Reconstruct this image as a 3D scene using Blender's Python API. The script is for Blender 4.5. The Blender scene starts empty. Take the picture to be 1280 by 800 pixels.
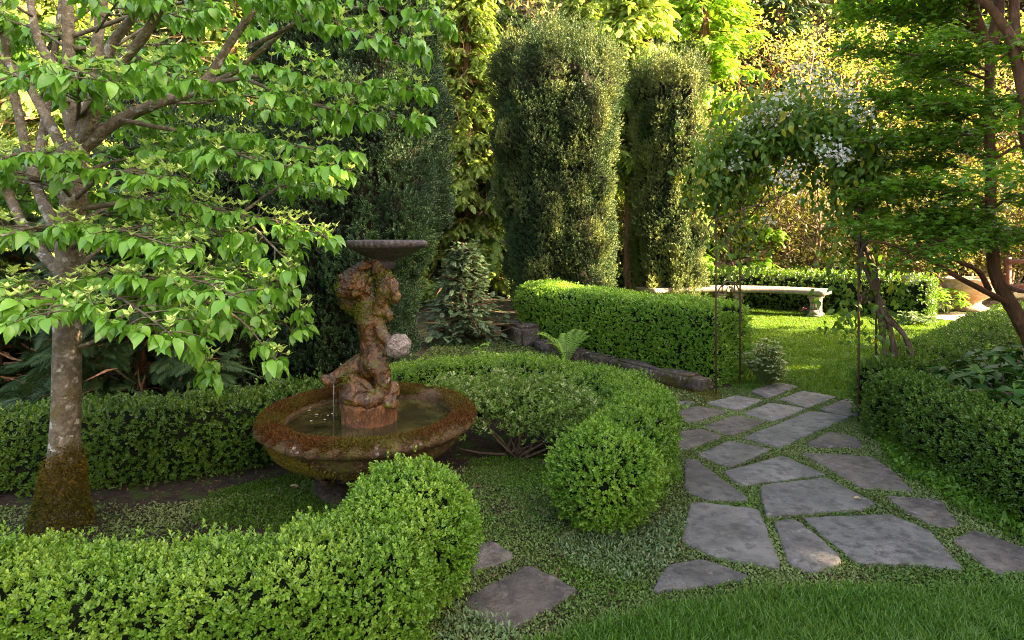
import bpy, bmesh, math, random
import numpy as np
from mathutils import Vector

RNG = np.random.default_rng(7)
random.seed(7)
scene = bpy.context.scene
COL = scene.collection
F, HZ, EYE = 750.0, 290.0, 1.5


def P(px, py, Y):
    return np.array([(px - 640) / F * Y, Y, EYE - (py - HZ) / F * Y])


def G(px, py, z=0.0):
    Y = F * (EYE - z) / (py - HZ)
    return np.array([(px - 640) / F * Y, Y, z])


# ------------------------------------------------------------------ materials
def new_mat(name):
    m = bpy.data.materials.new(name)
    m.use_nodes = True
    nt = m.node_tree
    nt.nodes.clear()
    return m, nt


def N(nt, typ, **kw):
    n = nt.nodes.new(typ)
    for k, v in kw.items():
        if k.startswith('i_'):
            n.inputs[k[2:].replace('_', ' ')].default_value = v
        else:
            setattr(n, k, v)
    return n


def c4(c):
    return (c[0], c[1], c[2], 1.0)


def mixc(nt, fac, a, b, blend='MIX'):
    n = nt.nodes.new('ShaderNodeMix')
    n.data_type = 'RGBA'
    n.blend_type = blend
    for sock, val in ((n.inputs[0], fac), (n.inputs[6], a), (n.inputs[7], b)):
        if hasattr(val, 'is_linked'):
            nt.links.new(val, sock)
        elif isinstance(val, (int, float)):
            sock.default_value = val
        else:
            sock.default_value = c4(val)
    return n.outputs[2]


def ramp(nt, src, lo, hi):
    n = N(nt, 'ShaderNodeMapRange')
    n.inputs['From Min'].default_value = lo
    n.inputs['From Max'].default_value = hi
    nt.links.new(src, n.inputs['Value'])
    return n.outputs['Result']


def noise(nt, scale, detail=3.0, rough=0.55, vec=None, typ='ShaderNodeTexNoise'):
    n = N(nt, typ)
    n.inputs['Scale'].default_value = scale
    if 'Detail' in n.inputs:
        n.inputs['Detail'].default_value = detail
    if 'Roughness' in n.inputs:
        n.inputs['Roughness'].default_value = rough
    if vec is None:
        vec = N(nt, 'ShaderNodeNewGeometry').outputs['Position']
    nt.links.new(vec, n.inputs['Vector'])
    return n.outputs['Fac'] if 'Fac' in n.outputs else n.outputs['Distance']


def leaf_mat(name, a, b, tip=None, transl=0.28, rough=0.5, spec=0.35, patch=None, tcol=1.25):
    """leaf: colour varies leaf by leaf, young growth follows the 'age' attribute"""
    m, nt = new_mat(name)
    geo = N(nt, 'ShaderNodeNewGeometry')
    col = mixc(nt, geo.outputs['Random Per Island'], a, b)
    if patch is not None:
        nz = noise(nt, 2.2, 2.0)
        col = mixc(nt, ramp(nt, nz, 0.42, 0.66), col, patch)
    if tip is not None:
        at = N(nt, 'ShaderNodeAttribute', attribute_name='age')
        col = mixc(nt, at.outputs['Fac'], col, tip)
    oi = N(nt, 'ShaderNodeObjectInfo')
    hsv = N(nt, 'ShaderNodeHueSaturation')
    nt.links.new(col, hsv.inputs['Color'])
    mr = N(nt, 'ShaderNodeMapRange')
    mr.inputs['To Min'].default_value = 0.86
    mr.inputs['To Max'].default_value = 1.14
    nt.links.new(oi.outputs['Random'], mr.inputs['Value'])
    nt.links.new(mr.outputs['Result'], hsv.inputs['Value'])
    bs = N(nt, 'ShaderNodeBsdfPrincipled')
    bs.inputs['Roughness'].default_value = rough
    bs.inputs['Specular IOR Level'].default_value = spec
    nt.links.new(hsv.outputs['Color'], bs.inputs['Base Color'])
    tr = N(nt, 'ShaderNodeBsdfTranslucent')
    tc = mixc(nt, 1.0, hsv.outputs['Color'], (tcol, tcol * 1.02, tcol * 0.55), 'MULTIPLY')
    nt.links.new(tc, tr.inputs['Color'])
    mx = N(nt, 'ShaderNodeMixShader')
    mx.inputs[0].default_value = transl
    nt.links.new(bs.outputs[0], mx.inputs[1])
    nt.links.new(tr.outputs[0], mx.inputs[2])
    out = N(nt, 'ShaderNodeOutputMaterial')
    nt.links.new(mx.outputs[0], out.inputs['Surface'])
    return m


def solid_mat(name, cols, scale=6.0, bump=0.3, rough=0.8, spec=0.3, spots=None, spot_scale=14,
              spot_lim=(0.6, 0.68), stretch=None, metal=0.0, bscale=None, coat=0.0, moss=None, moss_lim=(0.5, 0.62), vary=0.0, con=.15):
    m, nt = new_mat(name)
    pos = N(nt, 'ShaderNodeNewGeometry').outputs['Position']
    if stretch:
        mp = N(nt, 'ShaderNodeMapping')
        mp.inputs['Scale'].default_value = stretch
        nt.links.new(pos, mp.inputs['Vector'])
        pos = mp.outputs['Vector']
    n1 = noise(nt, scale, 6, 0.62, pos)
    n2 = noise(nt, scale * 3.7, 5, 0.6, pos)
    col = mixc(nt, ramp(nt, n1, .5 - con, .5 + con), cols[0], cols[1])
    if len(cols) > 2:
        col = mixc(nt, ramp(nt, n2, 0.48, 0.66), col, cols[2])
    if spots is not None:
        n3 = noise(nt, spot_scale, 4, 0.6, pos)
        col = mixc(nt, ramp(nt, n3, *spot_lim), col, spots)
    if moss is not None:
        n4 = noise(nt, scale * 0.8, 5, 0.65, pos)
        col = mixc(nt, ramp(nt, n4, *moss_lim), col, moss)
    if vary:
        oi = N(nt, 'ShaderNodeObjectInfo')
        hv = N(nt, 'ShaderNodeHueSaturation')
        mr = N(nt, 'ShaderNodeMapRange')
        mr.inputs['To Min'].default_value = 1 - vary
        mr.inputs['To Max'].default_value = 1 + vary
        nt.links.new(oi.outputs['Random'], mr.inputs['Value'])
        nt.links.new(mr.outputs['Result'], hv.inputs['Value'])
        nt.links.new(col, hv.inputs['Color'])
        col = hv.outputs['Color']
    bs = N(nt, 'ShaderNodeBsdfPrincipled')
    bs.inputs['Roughness'].default_value = rough
    bs.inputs['Specular IOR Level'].default_value = spec
    bs.inputs['Metallic'].default_value = metal
    bs.inputs['Coat Weight'].default_value = coat
    bs.inputs['Coat Roughness'].default_value = 0.25
    nt.links.new(col, bs.inputs['Base Color'])
    nb = noise(nt, bscale or scale * 5, 6, 0.65, pos)
    bp = N(nt, 'ShaderNodeBump')
    bp.inputs['Strength'].default_value = bump
    bp.inputs['Distance'].default_value = 0.02
    nt.links.new(nb, bp.inputs['Height'])
    nt.links.new(bp.outputs[0], bs.inputs['Normal'])
    out = N(nt, 'ShaderNodeOutputMaterial')
    nt.links.new(bs.outputs[0], out.inputs['Surface'])
    return m


M = {}
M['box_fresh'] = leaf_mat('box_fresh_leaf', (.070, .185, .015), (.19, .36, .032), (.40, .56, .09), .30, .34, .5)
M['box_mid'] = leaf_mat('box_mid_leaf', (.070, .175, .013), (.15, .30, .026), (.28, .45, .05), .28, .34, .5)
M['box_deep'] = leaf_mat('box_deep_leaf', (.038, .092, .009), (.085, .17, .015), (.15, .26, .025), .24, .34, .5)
M['shade_core'] = solid_mat('box_shaded_twigs', [(.012, .018, .006), (.007, .011, .004)], 20, .6, .95, .1)  # near black, so gaps between the leaves look deeply shaded
M['yew'] = leaf_mat('yew_needle', (.020, .044, .016), (.046, .082, .026), (.21, .24, .07), .12, .5, .2)  # tip colour lifted to paint needles as sunlit
M['yew_dark'] = leaf_mat('dark_yew_needle', (.018, .042, .020), (.036, .070, .030), (.07, .14, .035), .12, .5, .25)
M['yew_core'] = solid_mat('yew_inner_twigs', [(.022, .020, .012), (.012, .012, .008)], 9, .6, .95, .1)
M['cedar'] = leaf_mat('sunlit_cedar_spray', (.13, .21, .03), (.29, .38, .085), None, .38, .5, .3)  # yellow green lifted so the sprays carry sunlight in their colour
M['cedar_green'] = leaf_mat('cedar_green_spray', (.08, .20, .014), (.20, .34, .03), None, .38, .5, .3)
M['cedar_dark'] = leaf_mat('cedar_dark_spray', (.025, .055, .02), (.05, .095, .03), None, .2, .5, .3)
M['feather'] = leaf_mat('feathery_needle', (.04, .075, .035), (.085, .13, .06), None, .15, .5, .25)
M['dead_twig'] = solid_mat('dead_cedar_twig', [(.24, .12, .06), (.12, .06, .034), (.34, .21, .12)], 8, .3, .9, .1)
M['golden'] = leaf_mat('sun_gold_leaf', (.31, .25, .06), (.50, .42, .16), None, .38, .5, .25, patch=(.17, .25, .03))  # warm sunlight is mixed into this leaf colour
M['olive'] = leaf_mat('olive_leaf', (.05, .062, .012), (.14, .13, .032), None, .3, .5, .25)
M['wood_leaf'] = leaf_mat('woodland_leaf', (.035, .06, .012), (.11, .14, .025), None, .2, .55, .25, patch=(.14, .10, .03))
M['maple'] = leaf_mat('maple_leaf', (.065, .17, .014), (.155, .29, .028), None, .45, .45, .35)
M['dog'] = leaf_mat('dogwood_leaf', (.062, .19, .017), (.13, .31, .03), (.19, .40, .05), .30, .36, .5)
M['bract'] = leaf_mat('dogwood_bract', (.36, .52, .12), (.56, .66, .22), None, .25, .5, .3)
M['azalea'] = leaf_mat('azalea_leaf', (.070, .150, .016), (.145, .245, .032), (.52, .52, .28), .25, .45, .35)
M['vine'] = leaf_mat('clematis_leaf', (.065, .145, .02), (.14, .24, .03), (.36, .33, .03), .4, .45, .35)
M['flower'] = leaf_mat('clematis_petal', (.46, .43, .37), (.60, .56, .49), None, .3, .6, .2)
M['bigleaf'] = leaf_mat('big_dark_leaf', (.020, .068, .014), (.042, .12, .02), (.13, .27, .035), .2, .55, .15)
M['fern'] = leaf_mat('fern_leaflet', (.14, .27, .03), (.20, .35, .05), None, .35, .5, .3)
M['varieg'] = leaf_mat('variegated_leaf', (.13, .20, .06), (.22, .28, .10), (.62, .60, .34), .25, .5, .3)
M['pinkf'] = leaf_mat('pink_petal', (.55, .12, .20), (.72, .30, .36), None, .3, .6, .2)
M['grass'] = leaf_mat('lawn_blade', (.035, .105, .011), (.095, .21, .026), None, .3, .42, .35, patch=(.10, .19, .03))
M['grass_far'] = leaf_mat('far_lawn_blade', (.055, .115, .007), (.10, .17, .013), None, .45, .55, .25)
M['cover'] = leaf_mat('creeping_leaf', (.05, .092, .018), (.125, .165, .045), (.21, .25, .085), .2, .5, .3, patch=(.075, .16, .016))
M['sage'] = leaf_mat('greygreen_leaf', (.10, .17, .065), (.18, .25, .11), None, .2, .6, .25)
M['mossg'] = leaf_mat('green_moss', (.04, .12, .008), (.10, .20, .015), None, .2, .8, .1)
M['mossr'] = leaf_mat('rusty_moss', (.060, .022, .008), (.16, .065, .016), None, .12, .8, .12, patch=(.11, .095, .014))
M['mosso'] = leaf_mat('olive_moss', (.09, .068, .010), (.19, .125, .016), None, .12, .8, .12, patch=(.08, .08, .010))
M['mosss'] = leaf_mat('statue_moss', (.09, .12, .008), (.17, .18, .015), None, .15, .8, .12)
M['stem'] = solid_mat('green_stem', [(.10, .15, .03), (.07, .10, .03)], 20, .2, .6, .3)
M['dogbark'] = solid_mat('dogwood_bark', [(.17, .135, .09), (.10, .078, .05), (.23, .19, .135)], 9, 1.0, .85, .2,
                         spots=(.38, .36, .31), spot_scale=20, spot_lim=(.58, .64), moss=(.13, .10, .03), moss_lim=(.55, .70))
M['limbbark'] = solid_mat('limb_bark', [(.13, .105, .065), (.07, .058, .036), (.18, .15, .10)], 12, .5, .85, .2,
                          spots=(.27, .25, .19), spot_scale=22)
M['redbark'] = solid_mat('maple_bark', [(.13, .058, .026), (.07, .032, .016), (.18, .085, .04)], 9, .6, .7, .3,
                         stretch=(1, 1, .35))
M['cedarbark'] = solid_mat('cedar_bark', [(.16, .085, .045), (.08, .045, .03), (.24, .14, .08)], 10, .9, .9, .1,
                           stretch=(1, 1, .15))
M['vinebark'] = solid_mat('vine_bark', [(.17, .11, .07), (.09, .06, .04), (.24, .17, .11)], 18, .7, .85, .2,
                          stretch=(1, 1, .3))
M['azbark'] = solid_mat('azalea_bark', [(.12, .08, .045), (.07, .048, .03)], 20, .5, .85, .2)
M['flag'] = solid_mat('flagstone', [(.094, .087, .076), (.160, .148, .129), (.062, .057, .050)], 4.5, .9, .72, .4,
                      spots=(.18, .165, .14), spot_scale=26, spot_lim=(.58, .74), bscale=34, vary=.22, con=.10, moss=(.045, .055, .02), moss_lim=(.60, .78))
M['flag_brown'] = solid_mat('brown_flagstone', [(.076, .062, .050), (.128, .105, .084), (.05, .041, .033)], 4.5, .9, .72, .4,
                            spots=(.19, .16, .13), spot_scale=22, spot_lim=(.57, .74), bscale=34, vary=.22, con=.10, moss=(.045, .055, .02), moss_lim=(.60, .78))
M['flag_light'] = solid_mat('pale_flagstone', [(.12, .109, .095), (.18, .164, .144), (.075, .068, .059)], 5, .9, .72, .4,
                            spots=(.25, .235, .21), spot_scale=18, spot_lim=(.57, .74), bscale=34, vary=.22, con=.10, moss=(.045, .055, .02), moss_lim=(.60, .78))
M['edge'] = solid_mat('edging_rock', [(.085, .066, .050), (.045, .035, .028), (.14, .115, .092)], 7, .9, .85, .25,
                      spots=(.32, .29, .25), spot_scale=22, spot_lim=(.64, .7), moss=(.07, .06, .012), moss_lim=(.52, .66))
M['basin'] = solid_mat('basin_stone', [(.075, .040, .015), (.125, .068, .026), (.04, .022, .01)], 9, .9, .6, .3,
                       spots=(.34, .30, .28), spot_scale=13, spot_lim=(.62, .70), moss=(.10, .085, .012), moss_lim=(.5, .64))
M['statue'] = solid_mat('wet_statue_stone', [(.060, .024, .006), (.165, .066, .014), (.018, .008, .003)], 16, .55, .24, .55, con=.10, coat=.08,
                        spots=(.38, .31, .28), spot_scale=19, spot_lim=(.64, .70), moss=(.085, .085, .008), moss_lim=(.52, .64))
M['pedestal'] = solid_mat('orange_pedestal_stone', [(.20, .070, .015), (.075, .028, .009), (.30, .13, .04)], 22, con=.10, bump=.9, rough=.4, spec=.5, coat=.2, stretch=(1, 1, .6))
M['bowl'] = solid_mat('dark_bowl_stone', [(.050, .036, .034), (.09, .068, .062), (.03, .022, .02)], 12, .7, .5, .45,
                      spots=(.22, .19, .19), spot_scale=30, spot_lim=(.62, .7))
M['orb'] = solid_mat('lichen_ball_stone', [(.26, .21, .19), (.38, .33, .30), (.11, .06, .035)], 20, .9, .6, .4,
                     spots=(.16, .07, .03), spot_scale=24, spot_lim=(.56, .62))
M['plinth'] = solid_mat('plinth_stone', [(.06, .042, .028), (.035, .025, .017), (.09, .066, .046)], 8, .9, .9, .1, moss=(.06, .09, .012))
M['bench'] = solid_mat('bench_stone', [(.20, .158, .115), (.145, .112, .078), (.25, .205, .155)], 5, .35, .75, .3,
                       spots=(.26, .22, .17), spot_scale=12, spot_lim=(.6, .72))
M['urn'] = solid_mat('urn_terracotta', [(.36, .22, .14), (.29, .17, .10), (.42, .30, .21)], 4, .3, .8, .25,
                     spots=(.40, .33, .26), spot_scale=6, spot_lim=(.55, .75))
M['iron'] = solid_mat('rusty_iron', [(.075, .042, .026), (.12, .06, .032)], 30, .5, .65, .4, metal=.3)
M['redwood'] = solid_mat('red_brown_timber', [(.10, .040, .026), (.07, .028, .018)], 8, .3, .7, .3, stretch=(.3, 1, 3))
M['soil'] = solid_mat('soil', [(.040, .026, .018), (.026, .017, .012), (.065, .045, .032)], 9, 1.0, .95, .15,
                      moss=(.035, .06, .010), moss_lim=(.5, .6))
M['lawn'] = solid_mat('lawn_ground', [(.05, .11, .012), (.035, .08, .010), (.08, .15, .02)], 11, .8, .95, .1)
M['gravel'] = solid_mat('pale_gravel', [(.42, .35, .27), (.34, .28, .21), (.5, .43, .34)], 30, .7, .9, .2)
M['petal'] = leaf_mat('fallen_petal', (.62, .55, .42), (.7, .64, .5), None, .2, .6, .2)
M['litter'] = leaf_mat('leaf_litter', (.08, .05, .03), (.16, .10, .06), None, .1, .8, .1)
M['dryleaf'] = leaf_mat('dry_leaf', (.42, .30, .17), (.5, .38, .2), None, .2, .7, .2)


def water_mat():
    m, nt = new_mat('basin_water')
    bs = N(nt, 'ShaderNodeBsdfPrincipled')
    n1 = noise(nt, 7, 4, .6)
    col = mixc(nt, ramp(nt, n1, .4, .68), (.022, .018, .008), (.075, .062, .018))
    nt.links.new(col, bs.inputs['Base Color'])
    bs.inputs['Roughness'].default_value = .05
    bs.inputs['Specular IOR Level'].default_value = .6
    bp = N(nt, 'ShaderNodeBump')
    bp.inputs['Strength'].default_value = .18
    bp.inputs['Distance'].default_value = .01
    nt.links.new(noise(nt, 16, 3, .5), bp.inputs['Height'])
    nt.links.new(bp.outputs[0], bs.inputs['Normal'])
    out = N(nt, 'ShaderNodeOutputMaterial')
    nt.links.new(bs.outputs[0], out.inputs['Surface'])
    return m


def drip_mat():
    m, nt = new_mat('falling_water')
    bs = N(nt, 'ShaderNodeBsdfPrincipled')
    bs.inputs['Base Color'].default_value = (.9, .92, .92, 1)
    bs.inputs['Roughness'].default_value = .05
    bs.inputs['Transmission Weight'].default_value = .9
    bs.inputs['IOR'].default_value = 1.33
    out = N(nt, 'ShaderNodeOutputMaterial')
    nt.links.new(bs.outputs[0], out.inputs['Surface'])
    return m


M['water'] = water_mat()
M['drip'] = drip_mat()


# ------------------------------------------------------------------ mesh building
class MB:
    def __init__(self):
        self.v, self.l, self.t, self.a, self.n = [], [], [], [], 0

    def add(self, verts, loops, totals, age=None):
        verts = np.asarray(verts, dtype=np.float64).reshape(-1, 3)
        self.v.append(verts)
        self.l.append(np.asarray(loops, dtype=np.int64) + self.n)
        self.t.append(np.asarray(totals, dtype=np.int64))
        self.a.append(np.zeros(len(verts)) if age is None else np.asarray(age, dtype=np.float64))
        self.n += len(verts)

    def faces(self, verts, faces):
        self.add(verts, [i for f in faces for i in f], [len(f) for f in faces])

    def build(self, name, mat, parent=None, smooth=False, hasage=False):
        v = np.concatenate(self.v)
        l = np.concatenate(self.l)
        t = np.concatenate(self.t)
        me = bpy.data.meshes.new(name)
        me.vertices.add(len(v))
        me.vertices.foreach_set('co', v.astype(np.float32).ravel())
        me.loops.add(len(l))
        me.loops.foreach_set('vertex_index', l.astype(np.int32))
        me.polygons.add(len(t))
        st = np.zeros(len(t), dtype=np.int32)
        st[1:] = np.cumsum(t)[:-1]
        me.polygons.foreach_set('loop_start', st)
        if smooth:
            me.polygons.foreach_set('use_smooth', np.ones(len(t), dtype=bool))
        me.update(calc_edges=True)
        me.validate()
        if hasage:
            at = me.attributes.new('age', 'FLOAT', 'POINT')
            at.data.foreach_set('value', np.concatenate(self.a).astype(np.float32))
        me.materials.append(mat)
        o = bpy.data.objects.new(name, me)
        COL.objects.link(o)
        if parent is not None:
            o.parent = parent
        return o


def empty(name, loc=(0, 0, 0)):
    o = bpy.data.objects.new(name, None)
    o.empty_display_size = .1
    o.location = loc
    COL.objects.link(o)
    return o


def tag(o, label=None, cat=None, group=None, kind=None):
    if label:
        o['label'] = label
    if cat:
        o['category'] = cat
    if group:
        o['group'] = group
    if kind:
        o['kind'] = kind
    return o


def put(root, o):
    """parent a world-space mesh to a thing whose Empty stands at its base"""
    o.parent = root
    o.matrix_parent_inverse = root.matrix_world.inverted()
    o.matrix_parent_inverse = __import__('mathutils').Matrix.Translation(-Vector(root.location))
    return o


def dup(root, loc, rotz=0.0, scale=1.0, label=None, group=None):
    r = root.copy()
    COL.objects.link(r)
    r.location = loc
    r.rotation_euler = (0, 0, rotz)
    r.scale = (scale, scale, scale) if not hasattr(scale, '__len__') else scale
    if label:
        r['label'] = label
    if group:
        r['group'] = group
    for ch in list(root.children):
        c = ch.copy()
        COL.objects.link(c)
        c.parent = r
        for g in ch.children:
            d = g.copy()
            COL.objects.link(d)
            d.parent = c
    return r


def nrmz(a):
    return a / np.maximum(np.linalg.norm(a, axis=-1, keepdims=True), 1e-9)


class SNoise:
    def __init__(self, scale, seed, n=14):
        r = np.random.default_rng(seed)
        self.k = nrmz(r.normal(size=(n, 3))) * scale * r.uniform(.6, 1.5, (n, 1)) * 2 * math.pi
        self.p = r.uniform(0, 6.28, n)

    def __call__(self, x):
        return np.sin(x @ self.k.T + self.p).sum(-1) / math.sqrt(len(self.p) / 2.0) * .6


# templates: verts(x across, y along, z up) + faces
def T(verts, faces):
    return np.array(verts, float), [i for f in faces for i in f], [len(f) for f in faces]


T_OVAL = T([(0, 0, 0), (.46, .38, .10), (.36, .78, .08), (0, 1, -.02), (-.36, .78, .08), (-.46, .38, .10)],
           [(0, 1, 2, 3), (0, 3, 4, 5)])
T_BRACT = T([(0, 0, 0), (.5, .36, .06), (0, 1, -.06), (-.5, .36, .06), (0, .4, 0)], [(0, 1, 2, 4), (0, 4, 2, 3)])
T_DIA = T([(0, 0, 0), (.5, .5, .10), (0, 1, 0), (-.5, .5, .10)], [(0, 1, 2, 3)])


def t_dog():
    ys = [0, .12, .35, .6, .82, 1.0]
    zs = [0, .03, .03, -.04, -.15, -.32]
    ws = [0, .30, .50, .42, .2, 0]
    v = [(0, ys[i], zs[i]) for i in range(6)]
    L, R = {}, {}
    for i in range(1, 5):
        L[i] = len(v)
        v.append((-ws[i], ys[i] + .02, zs[i] + .09 * ws[i] * 2 - .03 * (i > 2)))
        R[i] = len(v)
        v.append((ws[i], ys[i] + .02, zs[i] + .09 * ws[i] * 2 - .03 * (i > 2)))
    f = []
    f += [(0, R[1], 1), (0, 1, L[1])]
    for i in range(1, 4):
        f += [(i, R[i], R[i + 1], i + 1), (i, i + 1, L[i + 1], L[i])]
    f += [(4, R[4], 5), (4, 5, L[4])]
    return T(v, f)


T_DOG = t_dog()


def t_blade():
    v, f = [], []
    prof = [(0, 0, .5), (.4, .02, .45), (.75, .12, .3)]
    for y, z, w in prof:
        v += [(-w, y, z), (w, y, z)]
    v.append((0, 1, .3))
    f = [(0, 1, 3, 2), (2, 3, 5, 4), (4, 5, 6)]
    return T(v, f)


T_BLADE = t_blade()


def t_spray(n=6, droop=.3, wid=.34, ang=.9, lw=.075):
    v, f = [], []

    def leaflet(b, d, L, w):
        px_, py_ = -d[1], d[0]
        i = len(v)
        for (s, k) in ((0, 0), (.5, 1), (1, 0), (.5, -1)):
            x = b[0] + d[0] * L * s + px_ * w * k
            y = b[1] + d[1] * L * s + py_ * w * k
            v.append((x, y, -droop * y * y - .25 * abs(x)))
        f.append((i, i + 1, i + 2, i + 3))
    leaflet((0, 0), (0, 1), 1.0, lw * .7)
    for k in range(n):
        y = .10 + .78 * k / (n - 1)
        L = wid * (1.15 - .75 * abs(y - .35) / .65)
        for s in (-1, 1):
            a = ang * (1 - .35 * y)
            leaflet((0, y), (s * math.sin(a), math.cos(a)), L, lw)
    return T(v, f)


T_SPRAY = t_spray(7, .3, .32, .85, .06)
T_FIR = t_spray(10, .12, .42, .85, .036)


def t_yew(n=9, tilt=.55, L=.42, w=.075):
    v, f = [], []
    for k in range(n):
        a = k * 2.4
        y = .05 + .75 * k / n
        d = np.array([math.cos(a) * tilt, 1.0 - .35 * tilt, math.sin(a) * tilt])
        d /= np.linalg.norm(d)
        b = np.array([0, y, 0])
        s = np.array([-math.sin(a), 0, math.cos(a)])
        i = len(v)
        LL = L * (1.1 - .4 * k / n)
        for p in (b, b + d * LL * .5 + s * w, b + d * LL, b + d * LL * .5 - s * w):
            v.append(tuple(p))
        f.append((i, i + 1, i + 2, i + 3))
    return T(v, f)


T_YEW = t_yew()


def t_maple():
    v, f = [], []
    for a, L in ((0, 1.0), (.75, .85), (-.75, .85), (1.5, .55), (-1.5, .55)):
        d = np.array([math.sin(a), math.cos(a)])
        s = np.array([d[1], -d[0]])
        i = len(v)
        for t, w in ((0, 0), (.42, .16), (1, 0), (.42, -.16)):
            p = d * L * t + s * w
            v.append((p[0], p[1] + .05, -.12 * t * t))
        f.append((i, i + 1, i + 2, i + 3))
    return T(v, f)


T_MAPLE = t_maple()


def leaves(mb, pos, ldir, nrm, L, W, tpl, age=None):
    tv, tl, tt = tpl
    n = len(pos)
    if n == 0:
        return
    y = nrmz(ldir)
    z = nrm - (nrm * y).sum(-1, keepdims=True) * y
    z = nrmz(z + 1e-6)
    x = np.cross(y, z)
    L = np.broadcast_to(np.asarray(L, float), (n,))[:, None, None]
    W = np.broadcast_to(np.asarray(W, float), (n,))[:, None, None]
    v = (pos[:, None, :] + x[:, None, :] * W * tv[None, :, 0:1] + y[:, None, :] * L * tv[None, :, 1:2]
         + z[:, None, :] * L * tv[None, :, 2:3])
    K = len(tv)
    loops = (np.array(tl)[None, :] + (np.arange(n) * K)[:, None]).ravel()
    tot = np.tile(np.array(tt), n)
    a = None
    if age is not None:
        a = np.repeat(np.broadcast_to(np.asarray(age, float), (n,)), K)
    mb.add(v.reshape(-1, 3), loops, tot, a)


def rnd(n, s=1.0, rng=None):
    return (rng or RNG).normal(size=(n, 3)) * s


UP = np.array([0, 0, 1.0])


def shoots(mb, pos, axis, L, rng, n=6, W=.55, age=None, spread=.8, step=.42, tpl=T_OVAL):
    """leafy shoot: opposite pairs of small leaves up a stem"""
    m = len(pos)
    axis = nrmz(axis)
    ref = nrmz(np.cross(axis, nrmz(rng.normal(size=(m, 3)))))
    ref2 = np.cross(axis, ref)
    L = np.broadcast_to(np.asarray(L, float), (m,))
    for j in range(n):
        pr = j // 2
        a = (j % 2) * math.pi + pr * math.pi / 2 + rng.normal(size=m) * .25
        rad = ref * np.cos(a)[:, None] + ref2 * np.sin(a)[:, None]
        sp = spread * (1 - .25 * pr)
        d = axis * (1 - sp * .55) + rad * sp
        p = pos + axis * (L * step * pr)[:, None]
        ls = L * rng.uniform(.75, 1.15, m) * (1.0 - .12 * pr)
        ag = None
        if age is not None:
            ag = np.clip(age * (.35 + .65 * pr / max(1, (n - 1) // 2)) + rng.normal(size=m) * .06, 0, 1)
        leaves(mb, p, d, axis + rad * -.3 + rng.normal(size=(m, 3)) * .25, ls, ls * W, tpl, ag)


def resample(pts, step):
    pts = np.asarray(pts, float)
    k = len(pts)
    ext = np.vstack([2 * pts[0] - pts[1], pts, 2 * pts[-1] - pts[-2]])
    out = []
    for i in range(k - 1):
        p0, p1, p2, p3 = ext[i], ext[i + 1], ext[i + 2], ext[i + 3]
        n = max(2, int(np.linalg.norm(p2 - p1) / step))
        for t in np.arange(n) / n:
            out.append(.5 * ((2 * p1) + (-p0 + p2) * t + (2 * p0 - 5 * p1 + 4 * p2 - p3) * t * t
                             + (-p0 + 3 * p1 - 3 * p2 + p3) * t ** 3))
    out.append(pts[-1])
    return np.array(out)


def tube(mb, pts, radii, sides=8, step=None, jit=0.0, caps=True, rng=None, sq=None):
    pts = np.asarray(pts, float)
    rng = rng or RNG
    radii = np.asarray(radii, float) if hasattr(radii, '__len__') else np.full(len(pts), float(radii))
    if step:
        q = resample(pts, step)
        d0 = np.concatenate([[0], np.cumsum(np.linalg.norm(np.diff(pts, axis=0), axis=1))])
        d1 = np.concatenate([[0], np.cumsum(np.linalg.norm(np.diff(q, axis=0), axis=1))])
        radii = np.interp(d1 / max(d1[-1], 1e-9), d0 / max(d0[-1], 1e-9), radii)
        pts = q
    n = len(pts)
    tan = np.gradient(pts, axis=0)
    tan = nrmz(tan)
    u = np.cross(tan[0], UP if abs(tan[0][2]) < .9 else np.array([1.0, 0, 0]))
    u /= np.linalg.norm(u)
    V = []
    ang = np.arange(sides) * 2 * math.pi / sides
    for i in range(n):
        u = u - tan[i] * (u @ tan[i])
        u /= max(np.linalg.norm(u), 1e-9)
        w = np.cross(tan[i], u)
        r = radii[i] * (1 + jit * rng.normal(size=sides)) if jit else np.full(sides, radii[i])
        V.append(pts[i] + (np.cos(ang) * r)[:, None] * u + (np.sin(ang) * r)[:, None] * w)
    V = np.concatenate(V)
    f = []
    for i in range(n - 1):
        for j in range(sides):
            a = i * sides + j
            b = i * sides + (j + 1) % sides
            f.append((a, b, b + sides, a + sides))
    if caps:
        f.append(tuple(range(sides - 1, -1, -1)))
        f.append(tuple((n - 1) * sides + j for j in range(sides)))
    mb.faces(V, f)


def grid_faces(R, C, wrap=False):
    f = []
    for i in range(R - 1):
        for j in range(C - (0 if wrap else 1)):
            a, b = i * C + j, i * C + (j + 1) % C
            f.append((a, b, b + C, a + C))
    return f


def lathe(mb, prof, ctr, seg=64, mod=None, nz=None, amp=0.0):
    V = []
    for (r, z) in prof:
        a = np.arange(seg) * 2 * math.pi / seg
        rr = np.full(seg, r)
        if mod is not None:
            rr = rr + mod(a, r, z)
        V.append(np.stack([ctr[0] + rr * np.cos(a), ctr[1] + rr * np.sin(a), np.full(seg, ctr[2] + z)], 1))
    V = np.concatenate(V)
    if nz is not None:
        c = np.array(ctr)
        d = V - c
        d[:, 2] = 0
        V = V + nrmz(d + 1e-6) * (nz(V) * amp)[:, None]
        V[:, 2] += nz(V + 3.3) * amp * .6
    f = grid_faces(len(prof), seg, True)
    f.append(tuple(range(seg - 1, -1, -1)))
    f.append(tuple((len(prof) - 1) * seg + j for j in range(seg)))
    mb.faces(V, f)


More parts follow.
